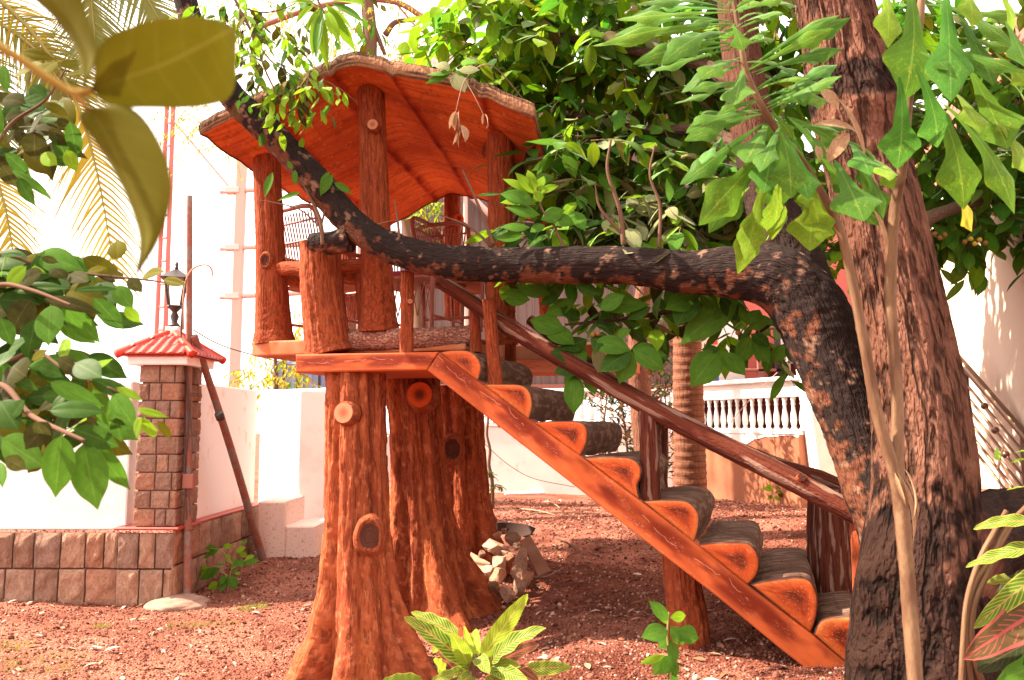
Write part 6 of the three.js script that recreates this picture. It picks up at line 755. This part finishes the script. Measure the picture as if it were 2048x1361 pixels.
// ------------------------------------------------------------------ rock heap, cardboard, basin, planks
{
  const rg = [...Array(9)].map((_, k) => { const g = new THREE.IcosahedronGeometry(.62, 7), p = g.attributes.position, pl = [...Array(14)].map(() => { let n; do n = V(rr(-1, 1), rr(-1, 1), rr(-1, 1)); while (n.lengthSq() > 1 || n.lengthSq() < .1); return [n.normalize(), rr(.24, .44)]; }); for (let i = 0; i < p.count; i++) { const v = V(p.getX(i), p.getY(i), p.getZ(i)), u = v.clone(); for (let q = 0; q < 2; q++) for (const [n, d] of pl) { const e = v.dot(n) - d; if (e > 0) v.addScaledVector(n, -e); } v.addScaledVector(u, .10 * fbm3(u.x * 5 + k, u.y * 5, u.z * 5, 4)); p.setXYZ(i, v.x, v.y, v.z); } const m = boxUV(new THREE.BufferGeometry().setAttribute('position', p.clone()), .5); m.computeVertexNormals(); return m; });
  const rm = [[1.1, 1.1, 1.1], [1.3, 1.1, .95], [.75, .7, .68], [1.5, 1.5, 1.5]].map(c => std({ map: stoneTex, bumpMap: roughBump, bumpScale: .01, color: rgb(...c) }));
  const list = [[580, 410, 150, 140, 'rounded grey brown rock at the top of the heap'], [640, 520, 165, 110, 'brown wedge of rock below the topmost rock'], [820, 570, 160, 120, 'dark flat slab of rock under the basin rim'], [650, 670, 285, 170, 'large orange lit block of rock in the middle of the heap'], [480, 725, 95, 80, 'small pale rock left of the orange lit block'], [180, 660, 140, 75, 'flat rock against the second trunk leg, upper of two'], [230, 725, 200, 80, 'flat rock against the second trunk leg, lower of two'], [660, 860, 200, 190, 'pale knobbly rock right of the cardboard'], [905, 900, 190, 340, 'tall upright rock at the right of the heap'], [640, 1010, 250, 150, 'pale flat rock in the front of the heap'], [600, 1125, 240, 170, 'dark slanting rock at the front left of the heap'], [770, 1180, 230, 150, 'smooth pale rock at the very front of the heap'], [905, 1100, 150, 190, 'rounded rock at the foot of the tall upright rock'], [370, 975, 200, 90, 'flat rock below the cardboard'], [440, 1070, 140, 150, 'reddish rock left of the front rocks'], [940, 705, 135, 75, 'small lit rock under the leaning plank'], [720, 470, 110, 65, 'small stone beside the basin'], [765, 790, 125, 110, 'small pale rock behind the knobbly rock'], [860, 655, 110, 60, 'small dark stone behind the orange lit block'], [550, 940, 140, 170, 'pinkish rock left of the pale flat rock'], [740, 720, 200, 60, 'narrow stone wedged under the orange lit block'], [980, 1010, 110, 200, 'dark rock wedged behind the tall upright rock']];
  list.forEach(([x, y, w, h, l], i) => { const px = 880 + x / 5.67, py = 980 + y / 5.67, d = 7.85 - clamp((y - 350) / 850) * 1.15, p = at(px, py, d), s = d / FPX / 5.67; const m = solo('rock', rg[i % 9], rm[i % 4], l, 'rock', 'rocks of the heap beside the trunk legs'); m.position.copy(p); m.scale.set(w * s * 1.28, h * s * 1.28, (w + h) / 2 * s * 1.1); m.rotation.set(rr(-.25, .25), rr(-3, 3), rr(-.25, .25)); });
  for (const [x, y, w] of [[745, 1115, 60], [830, 1390, 40]]) { const p = gpt(x + 60, y + 120); const m = solo('loose_stone', rg[2], rm[3], w > 50 ? 'pale stone lying beside the foot of the front trunk leg' : 'small pale stone in front of the front trunk leg', 'stone'); m.position.copy(p); m.scale.set(.16, .1, .13); }
  const cq = (x, y, d) => at(880 + x / 5.67, 980 + y / 5.67, d), cb = thing('cardboard_box', 'flattened brown cardboard box among the rocks', 'cardboard', null, cq(330, 840, 7.15)), pan = (a, b, c, d) => { const P = [a, b, c, d].map(v => v.sub(cb.position)), n = P[1].clone().sub(P[0]).cross(P[2].clone().sub(P[0])).normalize().multiplyScalar(.006), F = P.map(p => p.clone().add(n)), g = new THREE.BufferGeometry().setFromPoints([P[0], P[1], P[2], P[0], P[2], P[3], F[0], F[2], F[1], F[0], F[3], F[2], ...[0, 1, 2, 3].flatMap(i => { const j = (i + 1) % 4; return [P[i], F[i], P[j], P[j], F[i], F[j]]; })]); boxUV(g, 3); g.computeVertexNormals(); part(cb, 'flap', g, M.card); };
  pan(cq(170, 845, 7.2), cq(270, 945, 7.05), cq(350, 800, 7.25), cq(210, 725, 7.4)); pan(cq(270, 945, 7.02), cq(480, 945, 7.0), cq(570, 840, 7.25), cq(350, 715, 7.4));
  const bs = thing('broken_pot', 'curved dark rim of a broken pot behind the rock heap', 'pot', null, cq(820, 430, 7.85)), prof = [[.02, 0], [.16, .005], [.22, .05], [.255, .12], [.265, .125], [.26, .11], [.225, .04], [.165, -.006], [.02, -.01]].map(v => new THREE.Vector2(...v)); const bg = new THREE.LatheGeometry(prof.slice(1, 7), 40, 1.9, 2.6); part(bs, 'rim', bg, std({ color: rgb(.06, .035, .03), side: THREE.DoubleSide })); bs.rotation.set(.1, 0, -.1); bs.position.y -= .1; bs.scale.set(.85, .8, .85);
  const pk = thing('leaning_plank', 'grey and white plank leaning at the right of the rock heap', 'plank', null, cq(1050, 780, 7.2)), pa = cq(965, 560, 7.3).sub(pk.position), pb = cq(1190, 960, 7.0).sub(pk.position), pl = boxAt(.11, pa.distanceTo(pb), .035, 0, 0, 0, .006), mq = new THREE.Quaternion().setFromUnitVectors(V(0, 1, 0), pa.clone().sub(pb).normalize()); pl.applyQuaternion(mq); const mid = pa.clone().lerp(pb, .5); pl.translate(mid.x, mid.y, mid.z); part(pk, 'board', pl, M.concrete);
  const fr = solo('curved_stick', bend([cq(1000, 990, 7.1), cq(1200, 985, 7.0), cq(1300, 940, 6.95), cq(1400, 885, 6.9)], .008, .004, 6, 24), M.deadTwig, 'thin curved stick lying right of the rock heap', 'stick');
  [[1040, 1020, 1110, 1032, 'pale stick lying on the soil before the white garden wall'], [1115, 1078, 1160, 1108, 'brown stick lying right of the leaning plank'], [1095, 1005, 1120, 1018, 'short twig on the mound near the white wall'], [1060, 1030, 1200, 1030, 'long thin dead branch across the bare soil']].forEach(([x0, y0, x1, y1, l], i) => { const a = gpt(x0, y0), b = gpt(x1, y1), m = a.clone().lerp(b, .5).add(V(0, .03, .04)); solo('stick', bend([a.add(V(0, .01, 0)), m, b.add(V(0, .01, 0))], .012, .006, 6, 14), i % 2 ? M.twig : M.deadTwig, l, 'stick'); });
}
// ------------------------------------------------------------------ gravel, leaf litter, weeds
{
  const pg = [...Array(4)].map((_, k) => { const g = new THREE.IcosahedronGeometry(1, 0), p = g.attributes.position; for (let i = 0; i < p.count; i++) { const f = 1 + .5 * n3(p.getX(i) * 2 + k * 3, p.getY(i) * 2, p.getZ(i) * 2); p.setXYZ(i, p.getX(i) * f, p.getY(i) * f * .7, p.getZ(i) * f); } g.computeVertexNormals(); return g; });
  const pm = std({ color: rgb(1, 1, 1), roughness: .95 }), N = 64000, o = new THREE.Object3D(), im = pg.map(g => new THREE.InstancedMesh(g, pm, N / 4));
  for (let i = 0; i < N; i++) { const d = 3.3 + 9 * rnd() ** 1.7, x = rr(-1, 1) * d * .68, y = gh(x, -d); const s = rr(.0035, .0105) * (rnd() < .03 ? 2 : 1) * (.6 + d * .09); o.position.set(x, y + s * .3, -d); o.rotation.set(rr(0, 6), rr(0, 6), rr(0, 6)); o.scale.set(s, s * rr(.6, 1), s * rr(.8, 1.3)); o.updateMatrix(); const q = im[i % 4], k = Math.floor(i / 4); q.setMatrixAt(k, o.matrix); const t = rnd(), c = t < .6 ? [.22, .085, .058] : t < .85 ? [.11, .036, .025] : [.38, .23, .18]; const v = rr(.7, 1.25); q.setColorAt(k, rgb(c[0] * v, c[1] * v, c[2] * v)); }
  const gv = new THREE.Group(); gv.name = 'gravel'; scene.add(gv); tag(gv, 'loose reddish gravel scattered over the red soil', 'gravel', null, 'stuff'); im.forEach(q => { q.name = 'gravel_stones'; q.userData.kind = 'stuff'; gv.add(q); });
  const lm = [std({ color: rgb(.34, .18, .12), side: THREE.DoubleSide }), std({ color: rgb(.2, .09, .05), side: THREE.DoubleSide }), std({ color: rgb(.46, .33, .26), side: THREE.DoubleSide })], lg = new THREE.Group(); lg.name = 'leaf_litter'; scene.add(lg); tag(lg, 'dry fallen leaves and chips scattered on the soil', 'leaf litter', null, 'stuff');
  lm.forEach((m, k) => { const n = 420, q = new THREE.InstancedMesh(pick(LG.narrow), m, n); for (let i = 0; i < n; i++) { const d = 3.4 + 8 * rnd() ** 1.5, x = rr(-1, 1) * d * .66; o.position.set(x, gh(x, -d) + .012, -d); o.rotation.set(-Math.PI / 2 + rr(-.35, .35), rr(-.4, .4), rr(0, 6)); const s = rr(.04, .11); o.scale.set(s * 1.3, s, s); o.updateMatrix(); q.setMatrixAt(i, o.matrix); } q.name = 'fallen_leaves'; q.userData.kind = 'stuff'; lg.add(q); });
  const gb = blade(t => .05 * (1 - t) + .004, { n: 4, m: 1, curl: .8, fold: .2 }), wm = leafMat(null, { color: rgb(.22, .26, .04), transmission: .4 });
  [[80, 1330, 60, 'yellow green weed patch in the lower left corner', .26], [20, 1295, 30, 'small weed tuft at the left edge', .12], [505, 1218, 50, 'small round weed tuft beyond the mortar heap', .09], [375, 1255, 26, 'sparse weeds in front of the mortar heap', .14], [205, 1255, 18, 'weed sprout on the bare soil at the left', .05], [440, 1252, 14, 'faint weed sprouts right of the mortar heap', .10], [1060, 1365, 24, 'weeds beside the croton in the foreground', .12]].forEach(([x, y, n, l, r]) => { const c = gpt(x, y), q = new THREE.InstancedMesh(gb, wm, n * 4); for (let i = 0; i < n * 4; i++) { const a = rr(0, 6.3), k = r * Math.sqrt(rnd()), X = c.x + k * Math.cos(a) * 1.5, Z = c.z + k * Math.sin(a); o.position.set(X, gh(X, Z), Z); o.rotation.set(rr(-.9, .9), rr(0, 6.3), rr(-.9, .9)); const s = rr(.02, .055); o.scale.set(s, s, s); o.updateMatrix(); q.setMatrixAt(i, o.matrix); } q.name = numbered('weed_patch'); tag(q, l, 'weeds', null, 'stuff'); scene.add(q); });
}
scene.traverse(o => { if (o.isMesh) { o.castShadow = o.receiveShadow = true; } });
renderer.render(scene, camera);
